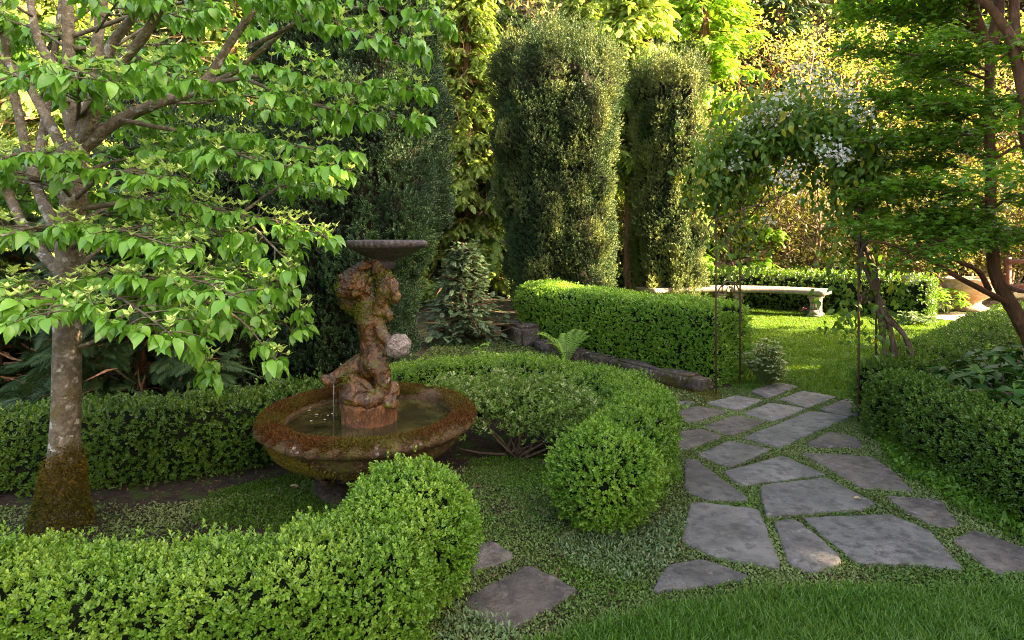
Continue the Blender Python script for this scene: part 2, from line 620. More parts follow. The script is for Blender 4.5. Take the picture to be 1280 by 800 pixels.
def box(mb, c, s, rz=0.0, bev=0.0):
    bm = bmesh.new()
    bmesh.ops.create_cube(bm, size=1)
    for v in bm.verts:
        v.co = Vector((v.co.x * s[0], v.co.y * s[1], v.co.z * s[2]))
    if bev:
        bmesh.ops.bevel(bm, geom=bm.edges[:], offset=bev, segments=2, affect='EDGES')
    bm.verts.index_update()
    V = np.array([v.co[:] for v in bm.verts])
    cs, sn = math.cos(rz), math.sin(rz)
    V = np.stack([V[:, 0] * cs - V[:, 1] * sn + c[0], V[:, 0] * sn + V[:, 1] * cs + c[1], V[:, 2] + c[2]], 1)
    mb.faces(V, [[v.index for v in f.verts] for f in bm.faces])
    bm.free()


# surface grid -> leafy shrub
def grid_normals(Gd):
    du = np.gradient(Gd, axis=0)
    dv = np.gradient(Gd, axis=1)
    return nrmz(np.cross(du, dv) + 1e-12)


def sample_grid(Gd, Nm, n, rng, weight=None):
    a = np.linalg.norm(np.cross(Gd[1:, :-1] - Gd[:-1, :-1], Gd[:-1, 1:] - Gd[:-1, :-1]), axis=-1)
    if weight is not None:
        a = a * weight((Gd[1:, 1:] + Gd[:-1, :-1]) / 2)
    p = a.ravel() / a.sum()
    idx = rng.choice(len(p), n, p=p)
    i, j = np.divmod(idx, a.shape[1])
    u, v = rng.random(n)[:, None], rng.random(n)[:, None]

    def bl(A):
        return (A[i, j] * (1 - u) * (1 - v) + A[i + 1, j] * u * (1 - v) + A[i, j + 1] * (1 - u) * v + A[i + 1, j + 1] * u * v)
    return bl(Gd), nrmz(bl(Nm))


def grid_area(Gd):
    return np.linalg.norm(np.cross(Gd[1:, :-1] - Gd[:-1, :-1], Gd[:-1, 1:] - Gd[:-1, :-1]), axis=-1).sum()


def hedge_grid(path, width, height, n=5.0, end=.12, seed=1, amp=.02, endp=4.0, Mp=30):
    pts = resample(np.asarray([(p[0], p[1], 0) for p in path], float), .07)
    tan = nrmz(np.gradient(pts, axis=0))
    rows = []
    K = 6
    for k in range(K):
        c = 1 - k / K
        rows.append((pts[0] - tan[0] * end * c, tan[0], max(1 - c ** endp, 0) ** (1 / endp)))
    for i in range(len(pts)):
        rows.append((pts[i], tan[i], 1.0))
    for k in range(K):
        c = (k + 1) / K
        rows.append((pts[-1] + tan[-1] * end * c, tan[-1], max(1 - c ** endp, 0) ** (1 / endp)))
    th = np.linspace(math.pi, 0, Mp)
    cx = np.sign(np.cos(th)) * np.abs(np.cos(th)) ** (2 / n)
    sz = np.abs(np.sin(th)) ** (2 / n)
    Gd = np.zeros((len(rows), Mp, 3))
    for i, (p, t, ws) in enumerate(rows):
        left = np.array([-t[1], t[0], 0])
        x = cx * width / 2 * ws * (1 - .10 * (1 - sz) ** 2)
        Gd[i] = p + left * -x[:, None] * -1.0
        Gd[i, :, 2] = sz * height * (.86 + .14 * ws)
    Nm = grid_normals(Gd)
    c = Gd.mean(axis=1, keepdims=True)
    if ((Gd - c) * Nm).sum() < 0:
        Nm = -Nm
    n1, n2 = SNoise(.9, seed), SNoise(3.0, seed + 1)
    d = n1(Gd) * amp + n2(Gd) * amp * .7
    Gd = Gd + Nm * d[..., None]
    Gd[..., 2] = np.maximum(Gd[..., 2], 0)
    return Gd, Nm


def leafy(name, label, cat, Gd, Nm, L, dens, mat, core_mat, seed, base, depth=.05, n=6, up=.5, group=None, ages=(.3, .35),
          stems=None, weight=None, jitter=.55, ragged=.018, wl=.55):
    rng = np.random.default_rng(seed)
    root = empty(name, base)
    tag(root, label, cat, group)
    area = grid_area(Gd)
    cnt = int(area * dens)
    p, nm = sample_grid(Gd, Nm, cnt, rng, weight)
    dd = rng.random(cnt) ** 1.6 * depth
    p = p - nm * dd[:, None] + nm * (np.abs(rng.normal(size=cnt)) * ragged)[:, None]
    ax = nm * .75 + UP * up + rng.normal(size=(cnt, 3)) * jitter * .6
    cl = SNoise(3.5, seed + 9)(p)
    upf = np.clip(nm[:, 2], 0, 1)
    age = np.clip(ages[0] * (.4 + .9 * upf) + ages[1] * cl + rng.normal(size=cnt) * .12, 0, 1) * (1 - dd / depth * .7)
    mb = MB()
    shoots(mb, p, ax, L * rng.uniform(.8, 1.2, cnt), rng, n, wl, age)
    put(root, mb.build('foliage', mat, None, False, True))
    mc = MB()
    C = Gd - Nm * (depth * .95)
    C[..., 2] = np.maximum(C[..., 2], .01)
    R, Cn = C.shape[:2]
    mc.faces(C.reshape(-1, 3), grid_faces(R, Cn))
    put(root, mc.build('dark_twig_core', core_mat, None, True))
    if stems:
        ms = MB()
        for (x, y, h, r) in stems:
            tube(ms, [(x, y, -.01), (x + .01, y, h * .5), (x - .01, y + .01, h)], [r * 1.2, r, r * .8], 7, .04, .06)
        put(root, ms.build('stem', M['azbark'], None, True))
    return root


def ball_grid(c, r, h, seed, z0=.05, amp=.02, A=40, B=22):
    th = np.linspace(0.02, math.pi - .25, B)
    ph = np.linspace(0, 2 * math.pi, A)
    Gd = np.zeros((B, A, 3))
    for i, t in enumerate(th):
        s = math.sin(t) ** .8
        Gd[i, :, 0] = c[0] + r * s * np.cos(ph)
        Gd[i, :, 1] = c[1] + r * s * np.sin(ph)
        Gd[i, :, 2] = z0 + (h - z0) * (1 + math.cos(t)) / 2
    Nm = grid_normals(Gd)
    ctr = np.array([c[0], c[1], h / 2])
    if ((Gd - ctr) * Nm).sum() < 0:
        Nm = -Nm
    n1, n2 = SNoise(1.5, seed), SNoise(4.0, seed + 1)
    Gd = Gd + Nm * (n1(Gd) * amp + n2(Gd) * amp * .6)[..., None]
    return Gd, Nm


# ------------------------------------------------------------------ ground and setting
def pt_in_poly(x, y, poly):
    poly = np.asarray(poly)
    inside = np.zeros(len(x), bool)
    j = len(poly) - 1
    for i in range(len(poly)):
        xi, yi = poly[i][0], poly[i][1]
        xj, yj = poly[j][0], poly[j][1]
        c = ((yi > y) != (yj > y)) & (x < (xj - xi) * (y - yi) / (yj - yi + 1e-12) + xi)
        inside ^= c
        j = i
    return inside


def sheet(name, poly, z, mat):
    mb = MB()
    poly = [(p[0], p[1], z) for p in poly]
    a = sum(poly[i - 1][0] * poly[i][1] - poly[i][0] * poly[i - 1][1] for i in range(len(poly)))
    if a < 0:
        poly = poly[::-1]
    mb.faces(poly, [tuple(range(len(poly)))])
    o = mb.build(name, mat)
    o['kind'] = 'structure'
    return o


sheet('ground', [(-60, -40), (60, -40), (60, 70), (-60, 70)], 0, M['soil'])
FRONT_LAWN = [G(640, 810)[:2], G(750, 784)[:2], G(830, 757)[:2], G(940, 742)[:2], G(1080, 733)[:2], G(1290, 740)[:2],
              (3.6, 2.40), (4.2, -6), (-1.4, -6), (-.6, 1.7)]
sheet('lawn', FRONT_LAWN, .004, M['lawn'])
FAR_LAWN = [(2.15, 5.75), (2.75, 5.45), (3.05, 5.35), (4.3, 6.4), (6.3, 8.2), (9.4, 9.6), (7.3, 10.2), (7.0, 10.9), (3.5, 12.2),
            (1.6, 11.8), (1.9, 8.0)]
sheet('far_lawn', FAR_LAWN, .004, M['lawn'])
sheet('gravel_path', [(7.5, 9.85), (9.6, 10.0), (14, 11.5), (14, 13), (9.5, 11.2), (7.25, 10.6)], .008, M['gravel'])

# flagstones (outlines on the ground)
Z2 = lambda pts: [G(800 + x / 2.352, 460 + y / 2.352)[:2] for x, y in pts]
Z1 = lambda pts: [G(400 + x / 2.963, 530 + y / 2.963)[:2] for x, y in pts]
STONES = [
    (Z2([(325, 72), (405, 48), (465, 60), (372, 95)]), 'flag', 'four sided grey flagstone where the path meets the far lawn, beside the tall hedge end'),
    (Z2([(410, 98), (478, 70), (577, 88), (490, 122)]), 'flag', 'grey flagstone along the edge of the far lawn, second from the iron rod'),
    (Z2([(530, 126), (610, 94), (690, 96), (700, 140), (600, 146)]), 'flag', 'grey flagstone under the front foot of the iron arch rod'),
    (Z2([(190, 108), (285, 85), (362, 100), (285, 130)]), 'flag_light', 'flagstone with a whitish worn patch near the tall hedge corner'),
    (Z2([(303, 138), (385, 108), (485, 125), (390, 162)]), 'flag_light', 'pale grey diamond shaped flagstone in the middle of the far path end'),
    (Z2([(310, 210), (500, 133), (612, 150), (410, 238)]), 'flag', 'long narrow brownish flagstone slanting across the path towards the arch'),
    (Z2([(188, 178), (275, 145), (370, 162), (265, 205)]), 'flag_brown', 'brown grey diamond flagstone with tiny red petals on it'),
    (Z2([(108, 134), (165, 118), (255, 135), (150, 168), (112, 162)]), 'flag_brown', 'brown flagstone beside the curved hedge, just below the rock edging'),
    (Z2([(112, 192), (185, 185), (245, 208), (128, 248), (108, 246)]), 'flag_brown', 'brown flagstone half tucked against the curved hedge side'),
    (Z2([(168, 262), (262, 220), (385, 245), (262, 297)]), 'flag', 'grey lozenge flagstone below the two brown diamond stones'),
    (Z2([(92, 106), (150, 102), (168, 112), (110, 125)]), 'flag', 'smallest flagstone, a sliver at the foot of the rock edging'),
    (Z2([(484, 233), (555, 192), (638, 210), (662, 240), (560, 240)]), 'flag_brown', 'triangular flagstone with an orange mossy corner by the right hedge'),
    (Z2([(466, 253), (680, 264), (735, 300), (810, 372), (650, 362), (560, 305)]), 'flag_brown', 'large brown wedge flagstone running along the right hedge'),
    (Z2([(248, 312), (420, 265), (540, 320), (300, 350)]), 'flag', 'wide grey flagstone in the middle of the path, above the largest central slab'),
    (Z2([(360, 355), (545, 330), (690, 408), (640, 425), (375, 442)]), 'flag', 'large central flagstone with a pale curled leaf lying on it'),
    (Z2([(132, 275), (165, 278), (320, 395), (195, 392), (132, 365)]), 'flag', 'bluish grey triangular flagstone beside the round box bush hedge'),
    (Z2([(155, 402), (345, 425), (410, 595), (220, 560), (125, 515)]), 'flag', 'large smooth grey flagstone at the left side of the path'),
    (Z2([(395, 460), (460, 458), (540, 520), (600, 575), (510, 610), (440, 585)]), 'flag_light', 'narrow pale tongue shaped flagstone with streaked surface'),
    (Z2([(485, 448), (740, 440), (850, 490), (950, 605), (800, 582), (640, 578)]), 'flag', 'biggest dark grey flagstone at the edge of the front lawn'),
    (Z2([(720, 385), (880, 395), (940, 470), (880, 478), (800, 440)]), 'flag_brown', 'dark brown flagstone overgrown by creepers near the right hedge'),
    (Z2([(920, 515), (985, 487), (1150, 550), (1160, 605), (1035, 612)]), 'flag_brown', 'dark flagstone cut by the right edge of the picture'),
    (Z2([(40, 668), (85, 585), (185, 568), (330, 622), (200, 645)]), 'flag', 'triangular pale grey flagstone alone at the front of the path by the lawn'),
    (Z1([(528, 690), (560, 645), (775, 538), (950, 630), (715, 768), (620, 740)]), 'flag_brown', 'purplish brown stepping stone between the front box ball and lawn'),
    (Z1([(560, 562), (575, 480), (630, 440), (722, 492), (680, 520)]), 'flag_brown', 'dark stepping stone half hidden behind the front box ball'),
]


def flagstone(poly, mat, label, seed):
    rng = np.random.default_rng(seed)
    poly = np.array(poly)
    c = poly.mean(0)
    a = sum(poly[i - 1][0] * poly[i][1] - poly[i][0] * poly[i - 1][1] for i in range(len(poly)))
    if a < 0:
        poly = poly[::-1]
    ring = []
    k = len(poly)
    for i in range(k):
        p, q = poly[i], poly[(i + 1) % k]
        n = max(3, int(np.linalg.norm(q - p) / .035))
        for t in range(n):
            ring.append(p + (q - p) * (t / n))
    ring = np.array(ring)
    for _ in range(1):
        ring = ring * .5 + (np.roll(ring, 1, 0) + np.roll(ring, -1, 0)) * .25
    ring += rng.normal(size=ring.shape) * .0035
    n = len(ring)
    d = nrmz(c - ring)
    V = []
    h = .016 + rng.uniform(0, .008)
    tilt = rng.normal(size=2) * .006
    for (ins, z) in ((0, -.02), (0, h * .55), (.004, h * .85), (.012, h)):
        q = ring + d * (ins + rng.random((n, 1)) * ins * .5)
        V.append(np.column_stack([q, z + (q - c) @ tilt * (z > 0)]))
    V = np.concatenate(V)
    f = grid_faces(4, n, True)
    f.append(tuple(3 * n + j for j in range(n)))
    V3 = V - np.array([c[0], c[1], 0])
    mb = MB()
    mb.faces(V3, f)
    o = mb.build('flagstone', M[mat])
    o.location = (c[0], c[1], 0)
    tag(o, label, 'flagstone', 'flagstones of the garden path')
    return ring


RINGS = []
for i, (poly, mt, lab) in enumerate(STONES):
    pc = np.mean(np.array(poly), 0)
    RINGS.append(flagstone([pc + (np.array(q) - pc) * (1.05 if i not in (11, 12) else .99) for q in poly], mt, lab, 100 + i))


def scatter(region, dens, seed, avoid=True, fall=None):
    rng = np.random.default_rng(seed)
    r = np.array([p[:2] for p in region])
    lo, hi = r.min(0), r.max(0)
    n = int((hi - lo).prod() * dens)
    p = rng.random((n, 2)) * (hi - lo) + lo
    k = pt_in_poly(p[:, 0], p[:, 1], r)
    p = p[k]
    if fall is not None:
        p = p[rng.random(len(p)) < fall(p)]
    if avoid:
        bad = np.zeros(len(p), bool)
        for ring in RINGS:
            c = ring.mean(0)
            bad |= pt_in_poly(p[:, 0], p[:, 1], c + (ring - c) * .965)
        p = p[~bad]
    return np.column_stack([p, np.zeros(len(p))]), rng


bare0 = SNoise(1.5, 78)


def grass(name, region, dens, L, W, mat, seed, fall=None, label=None, lean=.5):
    p, rng = scatter(region, dens, seed, True, fall)
    n = len(p)
    d = UP + rng.normal(size=(n, 3)) * lean * np.array([1, 1, .1])
    ln = L * rng.uniform(.55, 1.25, n)
    cl = SNoise(1.2, seed)(p) + .6 * SNoise(4.0, seed + 1)(p)
    ln *= 1 + .3 * cl
    mb = MB()
    leaves(mb, p, d, rng.normal(size=(n, 3)) * np.array([1, 1, .1]) + UP * -.3, ln, W, T_BLADE)
    o = mb.build(name, mat)
    tag(o, label, 'grass', None, 'stuff')
    return o


grass('lawn_grass', [(-1.2, 1.5), (-.45, 1.8)] + [tuple(p) for p in FRONT_LAWN[:6]] + [(3.4, 2.4), (3.4, 1.5)], 17000, .05, .0042,
      M['grass'], 11, None, 'blades of the mown lawn at the front edge of the path')
grass('stray_grass', [G(560, 800), G(700, 735), G(840, 715), G(950, 722), G(1060, 722), G(1290, 722), (3.2, 2.45), G(1290, 800)], 1800, .034, .0034,
      M['grass'], 14, lambda p: np.clip(.3 + .9 * bare0(np.column_stack([p, np.zeros(len(p))])), 0, 1), 'stray grass blades growing among the creepers along the lawn edge')
grass('far_lawn_grass', FAR_LAWN, 2600, .035, .009, M['grass_far'], 12, None, 'short grass of the far lawn in front of the stone bench')


def cover(name, region, dens, L, mat, seed, label, fall=None, tpl=T_OVAL, h=.012, wl=.6, flat=.55, hasage=True):
    p, rng = scatter(region, dens, seed, True, fall)
    n = len(p)
    hn = SNoise(1.6, seed + 3)(p)
    p[:, 2] = rng.random(n) * h * (1 + .5 * hn)
    d = rng.normal(size=(n, 3)) * np.array([1, 1, .35]) + UP * flat
    ln = L * rng.uniform(.6, 1.3, n)
    mb = MB()
    ag = np.clip(SNoise(1.1, seed + 5)(p) * .4 + .25 + rng.normal(size=n) * .15, 0, 1)
    leaves(mb, p, d, UP + rng.normal(size=(n, 3)) * .5, ln, ln * wl, tpl, ag)
    o = mb.build(name, mat, None, False, True)
    tag(o, label, 'ground cover', None, 'stuff')
    return o


REG_MAIN = [G(590, 588), G(700, 572), G(850, 495), G(985, 474), G(1085, 520), G(1170, 585), G(1300, 672), (3.0, 2.5), G(1290, 745),
            G(1080, 738), G(940, 747), G(830, 762), G(750, 790), G(640, 815), (-.6, 2.1), (-.25, 2.75)]
bare = SNoise(1.3, 77)
cover('creeping_ground_cover', REG_MAIN, 30000, .0125, M['cover'], 21, 'low creeping ground cover filling the gaps round the flagstones',
      lambda p: np.clip(.85 + .35 * bare(np.column_stack([p, np.zeros(len(p))])), .25, 1))
REG_LEFT = [G(-160, 690), G(-100, 640), G(110, 632), G(230, 632), G(300, 622), G(420, 600), G(590, 588), (-.25, 2.75), (-.6, 2.45), (-3, 2.15)]
cover('leafy_ground_cover', REG_LEFT, 11000, .019, M['cover'], 22, 'sparse dull green ground cover round the foot of the dogwood trunk',
      lambda p: np.clip(.55 + .55 * bare(np.column_stack([p, np.zeros(len(p))])), .05, 1), h=.02, wl=.42)
cover('fountain_moss', [G(235, 655), G(262, 618), G(330, 603), G(400, 590), G(470, 600), G(440, 650), G(360, 668)], 30000, .012, M['mossg'], 23,
      'bright green moss mound left of the fountain foot', None, T_DIA, .02, .3, 1.2, False)
cover('hedge_moss', [G(575, 606), G(588, 576), G(640, 566), G(705, 574), G(715, 604), G(640, 612)], 30000, .011, M['mossg'], 24,
      'green moss strip on the soil in front of the azalea', None, T_DIA, .014, .3, 1.2, False)
cover('bed_ground_cover', [(-.6, 5.4), (.2, 5.2), (.9, 4.9), (1.2, 4.3), (1.75, 5.3), (.9, 6.7), (.2, 8.6), (-.9, 8.8), (-1.2, 6)], 5000, .026, M['cover'], 25,
      'low plants in the bed between curved hedge and rock edging', None, T_OVAL, .03, .5, .6)
cover('silver_ground_cover', [G(545, 815), G(560, 772), G(600, 762), G(640, 785), G(650, 815)], 9000, .022, M['sage'], 26,
      'silvery green cushion plant at the foot of the front box ball', None, T_OVAL, .05, .4, 1.0)
cover('hedge_foot_cover', [G(690, 690), G(705, 668), G(780, 668), G(850, 640), G(856, 660), G(845, 705), G(790, 735), G(720, 712)], 9000, .020, M['sage'], 27,
      'grey green leafy tufts below the round box bush by the path', None, T_OVAL, .03, .36, .7)
cover('right_hedge_creeper', [G(1085, 535), G(1100, 535), G(1180, 590), G(1290, 660), G(1290, 690), G(1200, 640), G(1120, 590)], 9000, .03, M['maple'], 28,
      'leafy creeper strip along the foot of the right hedge', None, T_OVAL, .05, .5, .8)
cover('joint_moss', REG_MAIN, 16000, .010, M['mossg'], 30, 'bright green moss cushions in the joints between the flagstones',
      lambda p: np.clip(bare0(np.column_stack([p, np.zeros(len(p))]) * 1.6) * 1.6 - .35, 0, 1), T_DIA, .008, .3, 1.2, False)
# tiny leaf litter
cover('leaf_litter', [G(-100, 640), G(20, 618), G(300, 598), G(560, 560), G(700, 556), G(700, 575), G(570, 592), G(300, 640)], 350, .022, M['litter'], 29,
      'scattered dry leaf litter on the bare soil of the bed', None, T_OVAL, .01, .5, .1)

# ------------------------------------------------------------------ box hedges and balls
HG = 'clipped box hedges'


def hedge(label, path, w, h, L, dens, mat, seed, depth=.05, n=6, name='box_hedge', **kw):
    gk = {k: kw.pop(k) for k in ('end', 'amp', 'endp') if k in kw}
    Gd, Nm = hedge_grid(path, w, h, seed=seed, **gk)
    return leafy(name, label, 'hedge', Gd, Nm, L, dens, M[mat], M['shade_core'], seed, (path[0][0], path[0][1], 0), depth, n, group=HG, **kw)


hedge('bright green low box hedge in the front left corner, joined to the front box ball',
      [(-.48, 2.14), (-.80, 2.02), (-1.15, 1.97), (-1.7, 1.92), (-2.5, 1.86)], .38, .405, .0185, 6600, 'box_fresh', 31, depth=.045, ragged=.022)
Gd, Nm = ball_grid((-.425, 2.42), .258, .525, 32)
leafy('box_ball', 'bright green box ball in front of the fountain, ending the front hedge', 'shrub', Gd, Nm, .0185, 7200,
      M['box_fresh'], M['shade_core'], 32, (-.41, 2.42, 0), .045, group='clipped box balls', stems=[(-.41, 2.42, .25, .018)], ragged=.02)
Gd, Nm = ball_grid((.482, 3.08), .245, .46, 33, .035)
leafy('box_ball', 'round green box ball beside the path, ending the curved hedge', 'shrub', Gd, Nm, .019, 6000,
      M['box_mid'], M['shade_core'], 33, (.475, 3.12, 0), .04, group='clipped box balls',
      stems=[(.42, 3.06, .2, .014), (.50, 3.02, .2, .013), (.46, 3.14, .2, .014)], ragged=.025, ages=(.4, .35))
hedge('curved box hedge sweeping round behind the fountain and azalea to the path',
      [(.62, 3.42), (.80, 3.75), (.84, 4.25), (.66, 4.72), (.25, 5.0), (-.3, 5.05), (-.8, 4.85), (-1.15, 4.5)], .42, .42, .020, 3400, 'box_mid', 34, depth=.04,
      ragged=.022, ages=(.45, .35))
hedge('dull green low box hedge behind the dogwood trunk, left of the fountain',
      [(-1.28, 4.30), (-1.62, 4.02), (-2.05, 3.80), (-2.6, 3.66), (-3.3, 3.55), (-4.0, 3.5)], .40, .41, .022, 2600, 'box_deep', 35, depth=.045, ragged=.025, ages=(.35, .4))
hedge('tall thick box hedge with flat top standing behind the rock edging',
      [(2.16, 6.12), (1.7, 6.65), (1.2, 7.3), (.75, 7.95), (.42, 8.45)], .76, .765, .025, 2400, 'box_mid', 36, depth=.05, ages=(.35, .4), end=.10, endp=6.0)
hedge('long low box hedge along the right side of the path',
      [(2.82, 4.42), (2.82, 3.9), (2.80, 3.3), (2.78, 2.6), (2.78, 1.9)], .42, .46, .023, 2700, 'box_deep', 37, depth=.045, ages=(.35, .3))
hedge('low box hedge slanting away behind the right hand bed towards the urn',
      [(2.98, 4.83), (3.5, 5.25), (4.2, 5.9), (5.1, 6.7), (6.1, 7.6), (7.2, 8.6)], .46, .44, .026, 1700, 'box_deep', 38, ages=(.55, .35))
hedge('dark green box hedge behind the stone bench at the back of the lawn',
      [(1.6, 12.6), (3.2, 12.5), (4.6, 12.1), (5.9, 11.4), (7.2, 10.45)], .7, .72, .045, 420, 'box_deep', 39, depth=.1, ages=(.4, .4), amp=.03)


def column(label, x, y, r, h, seed, mat, dens, L, name='columnar_yew', sq=1.0, amp=.06, tip=(.12, .3), cat='tree', group=None):
    rng = np.random.default_rng(seed)
    A, B = 110, 110
    z = np.linspace(.03, 1, B)
    ph = np.linspace(0, 2 * math.pi, A)
    Gd = np.zeros((B, A, 3))
    for i, t in enumerate(z):
        rr = r * min(1, (.80 + .5 * t) if t < .4 else 1.0) * (max(0, 1 - max(0, (t - .90) / .10) ** 2.6) ** .5 + .02)
        c, s = np.cos(ph), np.sin(ph)
        e = (np.abs(c) ** 3 + np.abs(s) ** 3) ** (-1 / 3)
        e = 1 + (e - 1) * .8
        Gd[i, :, 0] = x + rr * e * c
        Gd[i, :, 1] = y + rr * e * s * sq
        Gd[i, :, 2] = t * h
    Nm = grid_normals(Gd)
    ctr = np.array([x, y, h / 2])
    if ((Gd - ctr) * Nm * np.array([1, 1, 0])).sum() < 0:
        Nm = -Nm
    n1, n2, n3 = SNoise(.45, seed), SNoise(1.4, seed + 1), SNoise(2.6, seed + 2)
    q = Gd * np.array([1, 1, .45])
    Gd = Gd + Nm * (n1(q) * amp + n2(q) * amp * .8 + n3(q) * .085)[..., None]
    root = empty(name, (x, y, 0))
    tag(root, label, cat, group)
    cnt = int(grid_area(Gd) * dens)
    p, nm = sample_grid(Gd, Nm, cnt, rng)
    clump = SNoise(3.4, seed + 7)(p * np.array([1, 1, .38]))
    p = p + nm * (clump * .055 + rng.normal(size=cnt) * .035)[:, None] + UP * (np.abs(rng.normal(size=cnt)) * .22 * (p[:, 2] > .86 * h))[:, None]
    nm2 = nm * .55 + UP * .9 + rng.normal(size=(cnt, 3)) * .38
    cl = SNoise(2.0, seed + 5)(p * np.array([1, 1, .5]))
    age = np.clip(tip[0] + tip[1] * cl + .18 * clump + rng.normal(size=cnt) * .12, 0, 1)
    mb = MB()
    ls = L * rng.uniform(.7, 1.3, cnt)
    leaves(mb, p, nm2, nm, ls, ls, T_YEW, age)
    put(root, mb.build('foliage', mat, None, False, True))
    mc = MB()
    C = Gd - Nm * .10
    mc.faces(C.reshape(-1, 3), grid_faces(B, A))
    put(root, mc.build('dark_twig_core', M['yew_core'], None, True))
    mt = MB()
    tube(mt, [(x, y, -.02), (x, y, .5), (x, y, h * .6)], [r * .12, r * .1, r * .05], 8)
    put(root, mt.build('trunk', M['cedarbark'], None, True))
    return root


YG = 'columnar yews'
column('broad dark columnar yew in the centre, its top right side lit by sun', .80, 10.1, .84, 4.42, 41, M['yew'], 1350, .092, group=YG, amp=.09)
column('narrower columnar yew right of the central one, lit along its right side', 2.95, 11.3, .57, 4.48, 42, M['yew'], 1400, .090, group=YG, tip=(.34, .3), amp=.08)  # larger share of tip colour paints in a sunlit tone
column('blackish yew column behind the fountain, its top out of the picture', -1.72, 6.35, .74, 5.4, 43, M['yew_dark'], 1300, .085, amp=.14, group=YG)
column('low blackish yew bush hidden behind the dogwood branches', -2.95, 6.0, .8, 2.3, 44, M['yew_dark'], 560, .10, amp=.12, name='yew_bush', cat='shrub')


# ------------------------------------------------------------------ conifers and background trees
def cedar(label, seed, mat, H=9.5, R=1.7, z0=.5, levels=42, per=6, spray=.27, tpl=T_SPRAY, hang=.55, twigs=500, cat='tree',
          name='cedar_tree', tr=.16, taper=.75, dens=1.0):
    rng = np.random.default_rng(seed)
    root = empty(name)
    tag(root, label, cat, 'background conifers')
    mt = MB()
    tube(mt, [(0, 0, -.05), (.02, .01, H * .3), (-.02, 0, H * .7), (0, 0, H)], [tr * 1.3, tr, tr * .6, .02], 9, .3, .05, rng=rng)
    mf = MB()
    mtw = MB()
    for lv in range(levels):
        t = lv / (levels - 1)
        z = z0 + (H - z0 - .1) * t
        Rz = R * (1 - taper * t) * rng.uniform(.8, 1.1)
        for b in range(per):
            a = rng.uniform(0, 2 * math.pi)
            L = Rz * rng.uniform(.6, 1.12)
            m = max(5, int(L / .075 * dens))
            s = np.linspace(.22, 1, m) + rng.normal(size=m) * .02
            dirv = np.array([math.cos(a), math.sin(a), 0])
            side = np.array([-dirv[1], dirv[0], 0])
            up0 = rng.uniform(.0, .35)
            zz = L * (up0 * s - hang * s ** 2 + .12 * s ** 4)
            pts = dirv * (L * s)[:, None] + UP * (z + zz)[:, None]
            tube(mt, np.vstack([[0, 0, z], pts[[m // 2, -1]]]), [.022, .013, .005], 4, caps=False)
            for sd in (-1, 1, 0):
                q = pts + rng.normal(size=(m, 3)) * .05
                d = dirv * .6 + side * sd * rng.uniform(.5, 1.0, (m, 1)) + UP * (-hang * rng.uniform(.3, 1.3, (m, 1))) + rng.normal(size=(m, 3)) * .22
                ls = spray * rng.uniform(.6, 1.25, m) * (.75 + .25 * (1 - t))
                leaves(mf, q, d, UP + side * sd * .25 + rng.normal(size=(m, 3)) * .3, ls, ls, tpl)
    mt_o = mt.build('trunk', M['cedarbark'], root, True)
    mf.build('foliage', mat, root)
    if twigs:
        p = np.zeros((twigs, 3))
        a = rng.uniform(0, 2 * math.pi, twigs)
        rr = rng.uniform(.05, .75, twigs) * R
        p[:, 0], p[:, 1], p[:, 2] = np.cos(a) * rr, np.sin(a) * rr, rng.uniform(.1, H * .6, twigs)
        d = np.stack([np.cos(a), np.sin(a), np.full(twigs, -.2)], 1) + rng.normal(size=(twigs, 3)) * .7
        ls = rng.uniform(.2, .7, twigs)
        leaves(mtw, p, d, rng.normal(size=(twigs, 3)), ls, .022, T_DIA)
        mtw.build('dead_twigs', M['dead_twig'], root)['kind'] = 'stuff'
    return root


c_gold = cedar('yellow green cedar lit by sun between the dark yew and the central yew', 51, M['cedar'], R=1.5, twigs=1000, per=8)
c_gold.location = (-1.05, 14.2, 0)
c_bare = cedar('cedar with a bare furrowed brown trunk standing between the two yews', 56, M['cedar'], H=11, R=1.25, z0=2.7, levels=38, per=8, twigs=60, tr=.15)
c_bare.location = (2.47, 12.3, 0)
c_green = cedar('fresh green cedar rising above and right of the second yew', 52, M['cedar_green'], H=10.5, R=1.9, twigs=300, hang=.35)
c_green.location = (4.4, 13.7, 0)
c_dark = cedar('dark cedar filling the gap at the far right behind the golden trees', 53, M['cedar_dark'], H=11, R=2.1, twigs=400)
c_dark.location = (7.6, 17.0, 0)
BG = 'background conifers'
for x, y, s, r, lab in [
        (1.9, 15.6, 1.1, 2.2, 'cedar whose drooping sprays show above the central yew'),
        (-2.9, 12.2, 1.0, 3.1, 'cedar hidden mostly behind the blackish yew column'),
        (-5.6, 12.0, .95, 4.0, 'brown twiggy cedar behind the middle of the dogwood crown'),
        (-8.3, 11.0, 1.0, 5.2, 'brown twiggy cedar behind the dogwood limbs at the far left')]:
    dup(c_gold, (x, y, 0), r, s, lab, BG)
for x, y, s, r, lab in [
        (3.9, 17.2, 1.1, .7, 'tall dark cedar in the gap above the second yew and arch'),
        (-4.2, 15.2, 1.1, 1.9, 'dark cedar deep behind the dogwood crown, second row'),
        (-7.4, 14.4, 1.1, 2.9, 'dark cedar at the upper left behind the twiggy cedars'),
        (-10.8, 12.6, 1.0, 4.1, 'dark cedar at the left edge of the picture'),
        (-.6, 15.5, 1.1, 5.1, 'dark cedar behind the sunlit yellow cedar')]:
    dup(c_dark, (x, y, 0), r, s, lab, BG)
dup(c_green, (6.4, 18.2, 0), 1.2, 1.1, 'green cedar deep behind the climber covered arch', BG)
dup(c_green, (11.4, 19.0, 0), 2.4, 1.15, 'green cedar deep behind the maple crown', BG)
